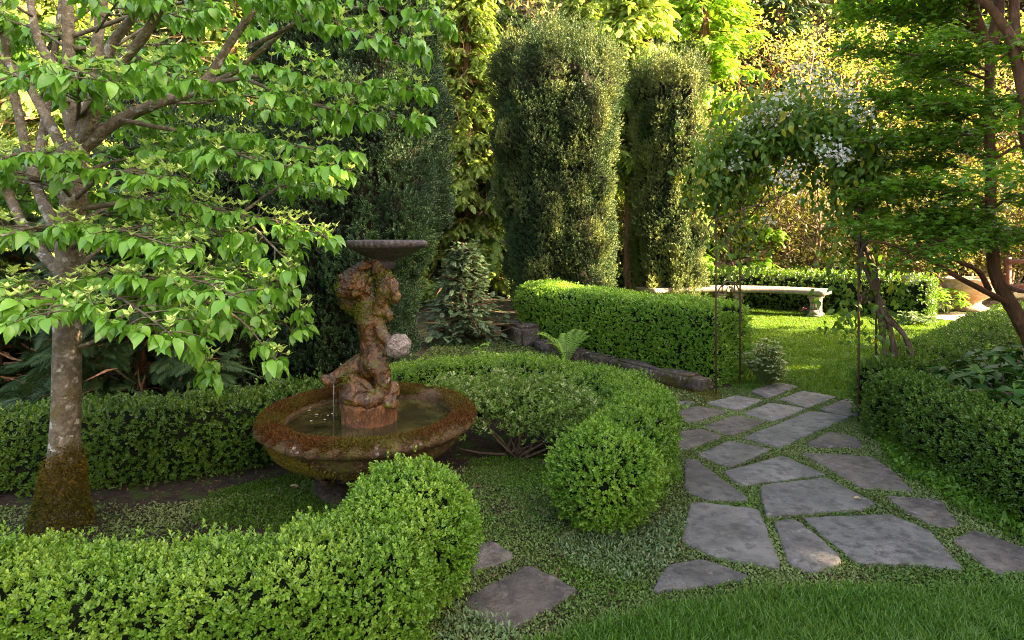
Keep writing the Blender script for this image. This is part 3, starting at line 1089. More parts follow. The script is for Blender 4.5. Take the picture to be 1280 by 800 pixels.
# unseen cedars added right of the picture to throw shade on the front garden
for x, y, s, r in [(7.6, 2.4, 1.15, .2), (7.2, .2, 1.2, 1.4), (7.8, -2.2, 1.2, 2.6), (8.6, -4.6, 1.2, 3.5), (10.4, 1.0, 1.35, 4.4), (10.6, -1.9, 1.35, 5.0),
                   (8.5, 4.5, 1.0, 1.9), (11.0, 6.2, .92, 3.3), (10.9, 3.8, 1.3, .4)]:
    dup(c_dark, (x, y, 0), r, s, 'unseen dark cedar added right of the path to cast shade', 'unseen cedars added for shade')

fir = cedar('low dark fir with flat sprays under the dogwood at the left edge', 54, M['cedar_dark'], H=2.2, R=1.15, z0=.15, levels=13, per=7, spray=.30,
            tpl=T_FIR, dens=.7, hang=.22, twigs=160, name='fir_tree', tr=.05, taper=.6)
fir.location = (-4.5, 5.2, 0)
dup(fir, (-3.1, 5.0, 0), 1.2, .85, 'low dark fir just behind the dogwood trunk and low hedge', BG)
dup(fir, (-6.0, 5.4, 0), 2.2, 1.25, 'larger low fir partly cut by the left picture edge', BG)
feather = cedar('small feathery conifer left of the big edging rock', 57, M['feather'], H=1.35, R=.62, z0=.08, levels=18, per=9, spray=.13, tpl=T_FIR, hang=.15, twigs=40, name='small_conifer', tr=.03, taper=.75, dens=1.0)
feather.location = (-.66, 8.2, 0)


def broadleaf(label, seed, mat, H, R, zc0, nclump, per, L, bark, name='broadleaf_tree', tr=.09, trunks=1, tpl=T_OVAL, spread=.35, group=None, cat='tree', droop=.2):
    rng = np.random.default_rng(seed)
    root = empty(name)
    tag(root, label, cat, group)
    mt, mf = MB(), MB()
    bases = []
    for k in range(trunks):
        a = rng.uniform(0, 6.28)
        b = np.array([math.cos(a), math.sin(a), 0]) * (0 if trunks == 1 else R * .18)
        top = b * 2.5 + np.array([rng.normal() * .3, rng.normal() * .3, H * .8])
        mid = (b + top) / 2 + rng.normal(size=3) * np.array([.2, .2, .1])
        tube(mt, [b - UP * .05, mid, top], [tr, tr * .7, tr * .3], 8, .2, .05, rng=rng)
        bases.append((b, mid, top))
    for k in range(nclump):
        th, ph = rng.uniform(0, 6.28), math.acos(rng.uniform(-1, 1))
        rad = rng.uniform(.35, 1.0) ** .5
        c = np.array([R * rad * math.sin(ph) * math.cos(th), R * rad * math.sin(ph) * math.sin(th),
                      zc0 + (H - zc0) * (.5 + .5 * rad * math.cos(ph))])
        b, mid, top = bases[rng.integers(len(bases))]
        s = np.clip((c[2] - .3 * np.linalg.norm(c[:2])) / H, .1, .95)
        st = b + (mid - b) * min(1, s * 2) if s < .5 else mid + (top - mid) * (s * 2 - 1)
        tube(mt, [st, (st + c) / 2 + UP * .1, c], [tr * .28, tr * .18, .006], 5, caps=False)
        m = int(per * rng.uniform(.6, 1.4))
        q = c + rng.normal(size=(m, 3)) * np.array([spread, spread, spread * .5])
        d = rng.normal(size=(m, 3)) - UP * droop
        ls = L * rng.uniform(.7, 1.3, m)
        leaves(mf, q, d, UP + rng.normal(size=(m, 3)) * .6, ls, ls * .6, tpl)
    mt.build('trunk', M[bark], root, True)
    mf.build('crown', M[mat], root)
    return root


g1 = broadleaf('tree with sunlight gold in its leaf colour behind the climber covered arch', 61, 'golden', 7.5, 2.2, 1.4, 105, 95, .085, 'redbark', trunks=3, group='golden trees')
g1.location = (6.7, 15.6, 0)
dup(g1, (9.9, 16.4, 0), 1.3, 1.0, 'tree with sunlight gold in its leaf colour behind the left part of the maple crown', 'golden trees')
dup(g1, (13.2, 16.6, 0), 2.9, 1.05, 'tree with sunlight gold in its leaf colour behind the maple trunk at the right edge', 'golden trees')
dup(g1, (16.5, 17.5, 0), 4.2, 1.1, 'tree with sunlight gold in its leaf colour cut by the right picture edge', 'golden trees')
s1 = broadleaf('twiggy olive shrub with leaning stems behind the stone bench', 62, 'olive', 2.9, 1.3, .45, 90, 70, .07, 'vinebark', name='tall_shrub', tr=.045, trunks=5, group='shrubs behind the far hedge', cat='shrub')
s1.location = (4.1, 13.6, 0)
dup(s1, (6.2, 13.2, 0), 1.0, 1.1, 'olive shrub with pale thin stems behind the right end of the bench', 'shrubs behind the far hedge')
dup(s1, (8.4, 12.6, 0), 2.0, 1.05, 'olive shrub behind the sunlit end of the far hedge', 'shrubs behind the far hedge')
dup(s1, (10.6, 13.2, 0), 3.0, 1.1, 'olive shrub behind the pale urn', 'shrubs behind the far hedge')
dup(s1, (12.8, 12.6, 0), 4.0, 1.1, 'olive shrub by the timber rail at the right edge', 'shrubs behind the far hedge')
dup(s1, (2.2, 14.2, 0), 5.0, .9, 'olive shrub low in the gap right of the second yew', 'shrubs behind the far hedge')

# leaning tree behind the bench
lt = empty('leaning_tree', P(880, 352, 12.9) * np.array([1, 1, 0]))
tag(lt, 'small dark tree with a bowed trunk leaning right behind the stone bench', 'tree')
mb = MB()
b0 = np.array([lt.location.x, 12.9, 0.0])
tube(mb, [b0, P(888, 345, 12.9), P(905, 320, 12.9), P(912, 290, 13.0), P(925, 262, 13.2), P(960, 200, 13.4)], [.12, .11, .10, .09, .06, .02], 8, .1, .05)
tube(mb, [P(890, 340, 12.9), P(915, 330, 12.8), P(945, 322, 12.7), P(970, 300, 12.7), P(1000, 270, 12.8)], [.07, .065, .055, .045, .015], 7, .1, .05)
tube(mb, [P(945, 322, 12.7), P(985, 335, 12.6), P(1020, 350, 12.6)], [.04, .03, .01], 6, .1, .05)
put(lt, mb.build('trunk', M['vinebark'], None, True))
mb = MB()
rng = np.random.default_rng(63)
for c in [P(960, 200, 13.4), P(1000, 268, 12.8), P(930, 240, 13.2), P(985, 225, 13.2), P(905, 240, 13.1), P(1020, 330, 12.6), P(880, 285, 13)]:
    q = c + rng.normal(size=(260, 3)) * np.array([.45, .4, .22])
    leaves(mb, q, rng.normal(size=(260, 3)) - UP * .3, UP + rng.normal(size=(260, 3)) * .6, .08, .045, T_OVAL)
put(lt, mb.build('crown', M['olive'], None))

# dense woodland far behind
rng = np.random.default_rng(64)
mb = MB()
A, B = 120, 24
Gd = np.zeros((B, A, 3))
xs = np.linspace(-24, 30, A)
for i in range(B):
    t = i / (B - 1)
    Gd[i, :, 0] = xs
    Gd[i, :, 1] = 19.5 + 3.0 * t ** 2 - 4.5 * ((xs - 2) / 26) ** 2
    Gd[i, :, 2] = 12.5 * t - .02
nz1 = SNoise(.12, 65)
nz2 = SNoise(.4, 66)
Gd[..., 1] += nz1(Gd) * .9 + nz2(Gd) * .35
Gd[..., 2] *= 1 + .08 * nz1(Gd + 9)
back = Gd.copy()[::-1]
back[..., 1] += 5
full = np.concatenate([Gd, back])
core = MB()
core.faces(full.reshape(-1, 3), grid_faces(2 * B, A))
wo = core.build('woodland', M['yew_core'], None, True)
tag(wo, 'dense dim woodland closing the view behind the garden', 'woodland', None, 'stuff')
Nm = grid_normals(Gd)
p, nm = sample_grid(Gd, Nm, 42000, rng)
p = p - np.array([0, 1, 0]) * np.abs(rng.normal(size=(len(p), 1))) * .5
wl = MB()
ls = rng.uniform(.16, .34, len(p))
leaves(wl, p, rng.normal(size=(len(p), 3)) - UP * .6, UP * .5 - np.array([0, 1, 0]) * .6 + rng.normal(size=(len(p), 3)) * .5, ls, ls * .5, T_OVAL)
o = wl.build('foliage', M['wood_leaf'], wo)

# ------------------------------------------------------------------ dogwood on the left
def drooping(mb, br, mt, tips, outs, rng, L=.08, bract=.7, n=(7, 10)):
    for t, o in zip(tips, outs):
        k = rng.integers(n[0], n[1] + 1)
        a0 = rng.uniform(0, 6.28)
        a = a0 + np.arange(k) * 2 * math.pi / k + rng.normal(size=k) * .25
        rad = np.stack([np.cos(a), np.sin(a), np.zeros(k)], 1)
        base = t + rad * .012
        d = rad * rng.uniform(.4, 1.1, (k, 1)) + o * .35 - UP * rng.uniform(.15, 1.15, (k, 1)) + rng.normal(size=(k, 3)) * .2
        base = base + rng.normal(size=(k, 3)) * np.array([.012, .012, .008])
        ls = L * rng.uniform(.42, 1.2, k)
        ag = np.clip(rng.normal(size=k) * .3 + .3, 0, 1)
        leaves(mb, base, d, UP + rad * .6 + rng.normal(size=(k, 3)) * .4, ls, ls * rng.uniform(.48, .62, k), T_DOG, ag)
        if rng.random() < bract:
            for _ in range(rng.integers(1, 4)):
                h = rng.uniform(.012, .06)
                off = rng.normal(size=3) * np.array([.025, .025, .0])
                c = t + off + UP * h
                tube(mt, [t, (t + c) / 2 + off * .2, c], [.0016, .0014, .0014], 3, caps=False)
                a = rng.uniform(0, 6.28) + np.arange(4) * math.pi / 2
                rad = np.stack([np.cos(a), np.sin(a), np.zeros(4)], 1)
                lb = L * rng.uniform(.34, .60, 4)
                leaves(br, np.repeat(c[None], 4, 0), rad * rng.uniform(.5, 1.0, (4, 1)) + UP * rng.uniform(.3, .9, (4, 1)), UP * 1.0 - rad * .4 + rng.normal(size=(4, 3)) * .2,
                       lb, lb * .46, T_BRACT)


def tiered_branch(mb, br, mt, pts, r0, rng, spacing=.05, side=(.08, .24), L=.08, start=.25, bract=.7):
    q = resample(pts, .04)
    n = len(q)
    tube(mt, q, np.linspace(r0, .003, n), 6, jit=.04, caps=False, rng=rng)
    dist = np.concatenate([[0], np.cumsum(np.linalg.norm(np.diff(q, axis=0), axis=1))])
    tot = dist[-1]
    s = tot * start
    tips, outs = [], []
    sd = 1
    while s < tot:
        i = min(np.searchsorted(dist, s), n - 2)
        t = nrmz(q[i + 1] - q[i])
        lat = nrmz(np.cross(t, UP))
        f = s / tot
        ln = rng.uniform(*side) * (1.15 - .6 * f)
        d = nrmz(lat * sd + t * rng.uniform(.3, .9) + UP * rng.uniform(-.10, .16))
        e = q[i] + d * ln
        tube(mt, [q[i], (q[i] + e) / 2 + UP * .008, e], [.004, .003, .002], 4, caps=False)
        tips.append(e)
        outs.append(d)
        if ln > .15:
            m = q[i] + d * ln * .5
            e2 = m + nrmz(d + lat * rng.uniform(-.9, .9) + t * .4) * ln * .45
            tube(mt, [m, e2], [.003, .002], 3, caps=False)
            tips.append(e2)
            outs.append(d)
        sd = -sd
        s += spacing * rng.uniform(.7, 1.3)
    tips.append(q[-1])
    outs.append(nrmz(q[-1] - q[-2]))
    drooping(mb, br, mt, tips, outs, rng, L, bract)


rng = np.random.default_rng(71)
dog = empty('dogwood_tree', G(76, 660))
tag(dog, 'large dogwood with tiered drooping leaves, pale bracts and mossy trunk at the left', 'tree')
mt = MB()
tY = G(76, 660)[1]
tube(mt, [P(76, 663, tY), P(77, 620, tY), P(80, 570, tY), P(83, 500, tY), P(84, 420, tY), P(86, 330, tY), P(92, 250, tY), P(97, 180, tY)],
     [.122, .090, .070, .064, .061, .059, .058, .056], 18, .04, .02, rng=rng)
fork = P(97, 185, tY)
limbs = [
    [(97, 190), (88, 120), (86, 60), (83, -40), (80, -160)],
    [(99, 180), (112, 110), (122, 50), (132, -40), (140, -180)],
    [(99, 180), (125, 100), (140, 55), (172, 10), (205, -80)],
    [(97, 185), (70, 95), (48, 50), (38, 0), (30, -90)],
    [(100, 185), (140, 95), (180, 45), (210, -10), (250, -110)],
    [(98, 190), (150, 150), (200, 128), (250, 108), (290, 50), (330, -10), (360, -90)],
    [(92, 215), (60, 150), (30, 100), (-10, 60), (-60, 0)],
    [(250, 108), (290, 92), (330, 60), (370, 25), (420, -20)],
]
rad = [.05, .048, .044, .038, .04, .042, .036, .022]
for i, (l, r) in enumerate(zip(limbs, rad)):
    dy = [0, .1, -.05, .15, -.15, .05, .1, .0][i]
    pts = [P(x, y, tY + dy * k / max(1, len(l) - 1) * 2) for k, (x, y) in enumerate(l)]
    tube(mt, pts, np.linspace(r * .78, r * .36, len(pts)), 10, .05, .04, rng=rng)
for pts, r0 in [([(84, 330), (62, 270), (42, 225), (25, 150), (12, 90), (0, 0), (-8, -90)], .032), ([(44, 225), (54, 170), (60, 120), (72, 40), (85, -60)], .028),
                ([(84, 350), (40, 300), (6, 230), (-8, 170), (-25, 60)], .030)]:
    pp = [P(x, y, tY + .12 * min(k, 3)) for k, (x, y) in enumerate(pts)]
    tube(mt, pp, np.linspace(r0, r0 * .5, len(pp)), 10, .05, .04, rng=rng)
DOGTRUNK = put(dog, mt.build('trunk', M['dogbark'], None, True))
# mossy sleeve on the trunk foot
mm = MB()
n = 16000
a = rng.uniform(0, 6.28, n)
z = rng.uniform(0, .44, n)
keep = z < .28 + .12 * np.sin(a * 1.0 + 2.4) + np.abs(rng.normal(size=n)) * .05 - .03
a, z = a[keep], z[keep]
py = HZ + (EYE - z) * F / tY
pxc = np.interp(py, [500, 570, 620, 663], [83, 80, 77, 76])
rr = np.interp(z, [0, .17, .37, .6], [.124, .091, .071, .064]) * 1.02 + rng.random(len(a)) * .012
p = np.stack([(pxc - 640) / F * tY + rr * np.cos(a), tY + rr * np.sin(a), z], 1)
nr = np.stack([np.cos(a), np.sin(a), np.full(len(a), .25)], 1)
leaves(mm, p, nr + rng.normal(size=p.shape) * .6, UP + rng.normal(size=p.shape) * .5, .017, .006, T_DIA)
mm.build('moss_sleeve', M['mosso'], DOGTRUNK)

mf, mbr, mtw = MB(), MB(), MB()
BR = [
    # low tier
    ([(85, 372, 3.04), (150, 350, 2.75), (230, 368, 2.6), (300, 400, 2.55), (345, 455, 2.6)], .016),
    ([(85, 372, 3.04), (60, 352, 2.7), (20, 372, 2.45), (-60, 385, 2.3)], .015),
    ([(85, 372, 3.04), (130, 365, 2.6), (180, 392, 2.3), (215, 420, 2.15)], .013),
    ([(150, 350, 2.75), (230, 405, 2.75), (262, 470, 2.8)], .010),
    ([(90, 352, 3.04), (200, 325, 3.0), (330, 352, 3.1), (380, 390, 3.15)], .014),
    ([(85, 372, 3.04), (70, 372, 2.5), (60, 395, 2.25)], .012),
    ([(150, 350, 2.75), (240, 350, 2.4), (300, 372, 2.3)], .011),
    # T3
    ([(87, 310, 3.04), (50, 285, 2.6), (0, 295, 2.4), (-80, 300, 2.3)], .014),
    ([(87, 310, 3.04), (140, 288, 2.7), (190, 300, 2.5), (230, 312, 2.4)], .014),
    ([(92, 262, 3.04), (200, 250, 3.0), (300, 268, 2.9), (370, 282, 2.9), (412, 300, 2.9)], .016),
    ([(300, 268, 2.9), (335, 302, 2.75), (368, 335, 2.75)], .009),
    ([(200, 250, 3.0), (270, 290, 2.9), (330, 330, 3.0), (350, 360, 3.0)], .009),
    # T2
    ([(92, 250, 3.04), (40, 195, 2.6), (-20, 205, 2.4), (-80, 210, 2.3)], .012),
    ([(92, 250, 3.04), (140, 215, 2.7), (200, 225, 2.5)], .012),
    ([(150, 150, 3.0), (260, 170, 3.0), (350, 180, 2.9), (445, 194, 2.9)], .014),
    ([(250, 170, 3.0), (320, 200, 2.7), (420, 215, 2.7)], .009),
    # T1
    ([(88, 130, 3.04), (40, 95, 2.6), (-20, 105, 2.4), (-80, 110, 2.3)], .012),
    ([(97, 150, 3.04), (150, 90, 2.7), (200, 92, 2.55), (245, 100, 2.5)], .012),
    ([(97, 150, 3.04), (100, 90, 2.5), (95, 100, 2.3)], .011),
    ([(250, 108, 3.0), (330, 95, 2.9), (420, 108, 2.9), (530, 112, 2.9)], .013),
    ([(310, 60, 3.0), (400, 18, 2.9), (480, 10, 2.9), (560, 30, 2.9)], .012),
    ([(400, 20, 2.9), (460, 45, 2.75), (525, 60, 2.75)], .009),
    ([(300, 95, 2.95), (370, 125, 2.8), (440, 140, 2.8), (520, 150, 2.85)], .010),
    ([(330, 20, 3.0), (400, -30, 2.9), (460, -35, 2.9), (540, -20, 2.9)], .010),
    ([(205, -60, 3.0), (260, -20, 2.8), (330, -10, 2.7), (390, 5, 2.7)], .010),
    ([(120, 40, 3.04), (150, 0, 2.75), (175, -10, 2.6)], .008),
    ([(40, 20, 3.1), (0, 0, 2.9), (-50, 20, 2.8)], .008),
    ([(86, 60, 3.1), (30, 30, 3.4), (-20, 20, 3.6)], .008),
    ([(140, 60, 3.1), (210, 20, 3.4), (280, 10, 3.6)], .009),
    ([(200, 128, 3.1), (270, 130, 3.5), (340, 140, 3.7)], .009),
    ([(110, 110, 3.1), (180, 70, 3.5), (240, 75, 3.7)], .009),
    ([(300, 268, 2.95), (360, 230, 3.3), (420, 240, 3.5)], .009),
    ([(200, 250, 3.0), (230, 290, 3.3), (280, 320, 3.5), (330, 380, 3.5)], .009),
]
for l, r in BR:
    tiered_branch(mf, mbr, mtw, [P(*k) for k in l], r, rng, spacing=.046, L=.072, bract=.8)
for k in range(21):
    z = rng.uniform(1.0, 2.75)
    a = rng.uniform(-.15, 2.6)
    L_ = rng.uniform(.8, 1.7)
    d_ = np.array([math.cos(a), math.sin(a), 0])
    if a < .6:
        L_ *= .9
    s_ = np.array([dog.location.x + .06, tY, z - .12])
    tiered_branch(mf, mbr, mtw, [s_, s_ + d_ * L_ * .4 + UP * .16, s_ + d_ * L_ * .75 + UP * .17, s_ + d_ * L_ + UP * .08], .012, rng, spacing=.06, side=(.1, .3), L=.078, bract=.5)
for l in [[(60, 120, 3.4), (120, 80, 3.7), (200, 60, 4.0)], [(72, 40, 3.4), (150, -10, 3.6), (230, -20, 4.0)], [(12, 90, 3.5), (-40, 60, 3.4)],
          [(44, 225, 3.4), (130, 190, 3.7), (220, 185, 4.0), (300, 210, 4.2)], [(62, 270, 3.2), (140, 270, 3.6), (220, 290, 4.0)],
          [(40, 300, 3.3), (0, 300, 3.3), (-50, 310, 3.2)], [(85, -20, 3.5), (200, 10, 3.8), (320, 40, 4.0), (400, 80, 4.1)]]:
    tiered_branch(mf, mbr, mtw, [P(*k) for k in l], .012, rng, spacing=.07, side=(.12, .30), L=.082, bract=.25)
put(dog, mf.build('crown', M['dog'], None, True, True))
put(dog, mbr.build('bracts', M['bract'], None))
put(dog, mtw.build('twigs', M['limbbark'], None, True))

# ------------------------------------------------------------------ maple on the right
rng = np.random.default_rng(81)
mp = empty('maple_tree', (4.15, 4.55, 0))
tag(mp, 'layered dark green maple with slanting red brown trunk at the right', 'tree', 'maples at the right')
mt = MB()
MY = 4.6
tube(mt, [(4.15, 4.5, -.02), P(1292, 435, MY), P(1266, 385, MY), P(1245, 345, MY), P(1239, 290, MY), P(1238, 200, MY), P(1236, 140, MY), P(1238, 60, MY)],
     [.070, .058, .052, .045, .039, .036, .034, .031], 12, .06, .03, rng=rng)
tube(mt, [P(1237, 65, MY), P(1222, 30, MY), P(1213, -10, MY), P(1200, -120, MY)], [.045, .04, .036, .02], 9, .06, .03)
tube(mt, [P(1238, 65, MY), P(1247, 20, MY), P(1250, -20, MY), P(1258, -130, MY)], [.045, .04, .036, .02], 9, .06, .03)
tube(mt, [P(1262, 380, MY), P(1235, 366, 4.5), P(1195, 345, 4.35), P(1165, 326, 4.25), P(1120, 308, 4.15), P(1085, 300, 4.1)], [.026, .022, .019, .015, .010, .005], 7, .05, .03)
tube(mt, [P(1236, 362, 4.55), P(1222, 338, 4.4), P(1195, 325, 4.3), P(1165, 300, 4.2)], [.022, .019, .014, .006], 7, .05, .03)
tube(mt, [P(1250, 355, MY), P(1285, 365, 4.5), P(1310, 350, 4.4)], [.022, .018, .014], 7, .05, .03)
mf = MB()
LAY = [(1238, 290, 1085, 285, 4.25), (1238, 290, 1150, 320, 4.0), (1238, 250, 1095, 235, 4.3), (1238, 200, 1090, 175, 4.4), 
       (1237, 160, 1085, 120, 4.5), (1237, 150, 1170, 130, 4.1), (1237, 100, 1060, 60, 4.7), (1237, 90, 1150, 70, 4.3), (1225, 40, 1060, 5, 4.8), (1225, 40, 1140, 10, 4.5),
       (1240, 260, 1300, 250, 4.2), (1240, 200, 1320, 180, 4.5), (1240, 150, 1320, 120, 4.6), (1240, 300, 1290, 300, 4.1), (1215, 10, 1090, -40, 4.8), (1250, 0, 1180, -30, 4.2),
       (1238, 250, 1200, 280, 5.2), (1238, 180, 1160, 170, 5.4), (1238, 120, 1120, 90, 5.5), (1238, 60, 1190, 40, 5.4), (1240, 80, 1310, 50, 4.7), (1238, 300, 1160, 270, 4.5), (1238, 220, 1110, 205, 4.9)]
for (ax_, ay_, bx_, by_, bY) in LAY:
    s = P(ax_, ay_, MY)
    e = P(bx_, by_, bY)
    mid = (s + e) / 2 + UP * .06
    q = resample([s, mid, e], .05)
    tube(mt, q, np.linspace(.014, .003, len(q)), 5, caps=False)
    t = nrmz(e - s)
    lat = nrmz(np.cross(t, UP))
    for k in range(4, len(q)):
        for sd in (-1, 1):
            for rep in range(1 if rng.random() < .45 else 2):
                L = rng.uniform(.15, .42) * (1.1 - .5 * k / len(q))
                d = nrmz(lat * sd + t * rng.uniform(.3, .9) + UP * rng.normal() * .22)
                e2 = q[k] + d * L
                tube(mt, [q[k], e2], [.004, .002], 3, caps=False)
                m = int(L / .013)
                ss = np.linspace(.2, 1.05, m)[:, None]
                pp = q[k] + d * L * ss + rng.normal(size=(m, 3)) * np.array([.04, .04, .035])
                dd = rng.normal(size=(m, 3)) * np.array([1, 1, .25]) + d * .4 - UP * .25
                ls = rng.uniform(.032, .056, m)
                leaves(mf, pp, dd, UP + rng.normal(size=(m, 3)) * .3, ls, ls, T_MAPLE)
put(mp, mt.build('trunk', M['redbark'], None, True))
put(mp, mf.build('crown', M['maple'], None))
# second stem, upper right
m2 = empty('maple_tree', (4.05, 3.95, 0))
tag(m2, 'second maple whose thick reddish limbs cross the upper right corner', 'tree', 'maples at the right')
mt = MB()
tube(mt, [(4.05, 3.95, -.02), (3.85, 4.0, .8), P(1290, 200, 4.1), P(1282, 130, 4.1), P(1272, 80, 4.1), P(1262, 45, 4.1), P(1240, 12, 4.1), P(1215, -20, 4.1), P(1190, -120, 4.1)],
     [.06, .05, .044, .040, .036, .032, .028, .024, .018], 12, .06, .03)
tube(mt, [P(1270, 75, 4.1), P(1268, 30, 4.15), P(1268, -10, 4.2), P(1275, -120, 4.2)], [.04, .034, .03, .02], 9, .06, .03)
tube(mt, [P(1256, 30, 4.1), P(1274, 55, 4.05), P(1300, 70, 4.0)], [.022, .018, .014], 7, .06, .03)
put(m2, mt.build('trunk', M['redbark'], None, True))
mf = MB()
for c in [(1290, 150, 3.9), (1300, 60, 4.0), (1200, -50, 4.1), (1270, 215, 3.6), (1275, -40, 4.1)]:
    m = 260
    pp = P(*c) + rng.normal(size=(m, 3)) * np.array([.22, .22, .05])
    ls = rng.uniform(.04, .06, m)
    leaves(mf, pp, rng.normal(size=(m, 3)) * np.array([1, 1, .3]), UP + rng.normal(size=(m, 3)) * .3, ls, ls, T_MAPLE)
put(m2, mf.build('crown', M['maple'], None))

# ------------------------------------------------------------------ iron arch with its climber
rng = np.random.default_rng(91)
LF, RF = np.array([1.87, 5.50, 0]), np.array([2.71, 4.69, 0])
dv = np.array([.69, .72, 0]) * .53
LB, RB = LF + dv, RF + dv
span = RF - LF
ar = empty('garden_arch', (LF + RF) / 2)
tag(ar, 'rusty wrought iron garden arch over the path between hedge and lawn', 'arch')
ZS = 1.72
for p in (LF, RF, LB, RB):
    mb = MB()
    tube(mb, [p, p + UP * .9, p + UP * ZS], .0085, 8)
    tube(mb, [p + UP * ZS, p + UP * (ZS + .03)], [.016, .012], 8)
    put(ar, mb.build('leg', M['iron'], None, True))
for off in (np.zeros(3), dv):
    mb = MB()
    a = np.linspace(math.pi, 0, 26)
    c = (LF + RF) / 2 + off
    pts = [c + span / 2 * math.cos(t) + UP * (ZS + .03 + .60 * math.sin(t)) for t in a]
    tube(mb, pts, .0105, 8)
    put(ar, mb.build('arch', M['iron'], None, True))
for s in (LF, RF):
    for z in (.98, ZS):
        mb = MB()
        if z > 1.5:
            tube(mb, [s - dv * .12 + UP * z, s + dv * 1.12 + UP * z], .008, 6)
        else:
            a = np.linspace(math.pi, 0, 14)
            tube(mb, [s + dv * .5 + dv * .5 * math.cos(t) + UP * (z - .12 + .17 * math.sin(t)) for t in a], .007, 6)
        put(ar, mb.build('crossbar', M['iron'], None, True))
        for sg in (-1, 1):
            mb = MB()
            a = np.linspace(0, 4.6, 22)
            r = np.linspace(.075, .018, 22)
            zz = z + (.09 if z > 1.5 else .0)
            tube(mb, [s + dv * .5 + nrmz(dv) * (sg * (.10 - r[k] * math.cos(a[k]))) + UP * (zz - r[k] * math.sin(a[k])) for k in range(22)], .006, 6)
            put(ar, mb.build('scroll', M['iron'], None, True))
for z in (.45, 1.30):
    pass
# climber
cv = empty('climbing_vine', (3.25, 5.05, 0))
tag(cv, 'white flowering climber with twisted bare stems smothering the iron arch', 'climber')
ms = MB()
C0 = (LF + RF) / 2 + dv / 2
base = np.array([3.26, 5.04, 0])
for k in range(7):
    o = rng.normal(size=3) * np.array([.045, .045, 0])
    ph = k * 1.05
    pts = [base + o, P(1118, 430, 5.0) + o, P(1103, 390, 5.0) + .03 * np.array([math.cos(ph), math.sin(ph), 0]), P(1092, 350, 4.98) - .03 * np.array([math.cos(ph), math.sin(ph), 0]),
           P(1080, 315, 4.95) + .035 * np.array([math.sin(ph), math.cos(ph), 0]), P(1074, 285, 4.9) + o, P(1078, 245, 4.95) - o, P(1062, 205, 5.0) + o * 2, P(1030, 175, 5.1) + o * 3,
           P(985, 150, 5.3) + o * 3, P(930, 175, 5.5) + o * 3]
    tube(ms, pts, [.021, .018, .017, .016, .015, .014, .013, .012, .010, .008, .006], 7, .05, .06, rng=rng)
pts = [P(1090, 250, 4.9), P(1092, 215, 4.9), P(1075, 190, 4.95), P(1040, 165, 5.0)]
tube(ms, pts, [.016, .016, .014, .01], 7, .05, .05)
for k in range(26):
    a1, a2 = rng.uniform(.1, 3.0), rng.uniform(.1, 3.0)
    f1, f2 = rng.random(2)
    g = lambda t, f, r: LF + span / 2 + dv * f + span / 2 * math.cos(t) * r + UP * (ZS + .62 * math.sin(t) * r)
    p1, p2 = g(a1, f1, 1.05), g(a2, f2, 1.1)
    mid = g((a1 + a2) / 2, .5, 1.02) + rng.normal(size=3) * .12
    tube(ms, [p1, mid, p2], [.008, .007, .004], 5, .08, .05)
for k in range(12):
    t = rng.uniform(1.4, 3.1)
    p1 = LF + span / 2 + dv * rng.random() + span / 2 * math.cos(t) * 1.02 + UP * (ZS + .55 * math.sin(t))
    p2 = LF + dv * rng.random() + rng.normal(size=3) * .15 + UP * rng.uniform(.9, 1.5)
    tube(ms, [p1, p1 * .7 + p2 * .3 + rng.normal(size=3) * .12, p1 * .35 + p2 * .65 + rng.normal(size=3) * .12, p2], [.007, .006, .005, .003], 5, .06, .05)
put(cv, ms.build('stem', M['vinebark'], None, True))
ml, mfl = MB(), MB()
NL = 6500
t = np.pi * (rng.beta(1.5, 1.5, NL))
f = rng.uniform(-.35, 1.35, NL)
r = 1 + np.abs(rng.normal(size=NL)) * .24 - .10
pp = (LF + span / 2)[None] + dv[None] * f[:, None] + (span / 2)[None] * (np.cos(t) * r)[:, None] + UP[None] * (ZS + .62 * np.sin(t) * r + .02)[:, None]
pp += rng.normal(size=pp.shape) * .05
dd = rng.normal(size=(NL, 3)) * .6 - UP * .9
ls = rng.uniform(.05, .085, NL)
ag = np.where(rng.random(NL) < .14, rng.uniform(.5, 1, NL), 0)
leaves(ml, pp, dd, np.array([0, -.6, .6]) + rng.normal(size=(NL, 3)) * .5, ls, ls * .5, T_DOG, ag)
# trailing leaves on both sides of the arch
for (c, n, sp) in [(P(990, 215, 5.1), 260, (.30, .15, .10)), (P(1068, 225, 4.85), 220, (.10, .14, .18)), (P(905, 225, 5.5), 200, (.12, .16, .2)), (P(985, 128, 5.15), 420, (.30, .22, .10)), (P(930, 165, 5.35), 300, (.16, .2, .14)), (P(1045, 165, 4.95), 320, (.16, .2, .13)), (P(1000, 165, 5.0), 260, (.25, .12, .1)), (P(1050, 330, 4.75), 60, (.10, .1, .25)), (P(1075, 400, 4.75), 70, (.14, .1, .16)), (P(1045, 400, 4.75), 30, (.06, .08, .10)), (P(915, 250, 5.6), 150, (.16, .16, .28)),
                   (P(900, 200, 5.6), 120, (.15, .15, .2)), (P(1060, 260, 4.9), 120, (.14, .14, .2)), (P(930, 300, 5.6), 60, (.12, .12, .2)), (P(1088, 300, 4.95), 60, (.1, .1, .25)),
                   (P(880, 230, 5.6), 110, (.14, .14, .2)), (P(985, 200, 5.3), 200, (.3, .2, .12)), (P(1115, 400, 5.0), 40, (.06, .06, .16)), (P(1125, 355, 4.9), 16, (.04, .04, .08))]:
    q = c + rng.normal(size=(n, 3)) * np.array(sp)
    ls = rng.uniform(.05, .085, n)
    ag = np.where(rng.random(n) < .12, rng.uniform(.5, 1, n), 0)
    leaves(ml, q, rng.normal(size=(n, 3)) * .6 - UP * .9, np.array([0, -.6, .6]) + rng.normal(size=(n, 3)) * .5, ls, ls * .5, T_DOG, ag)
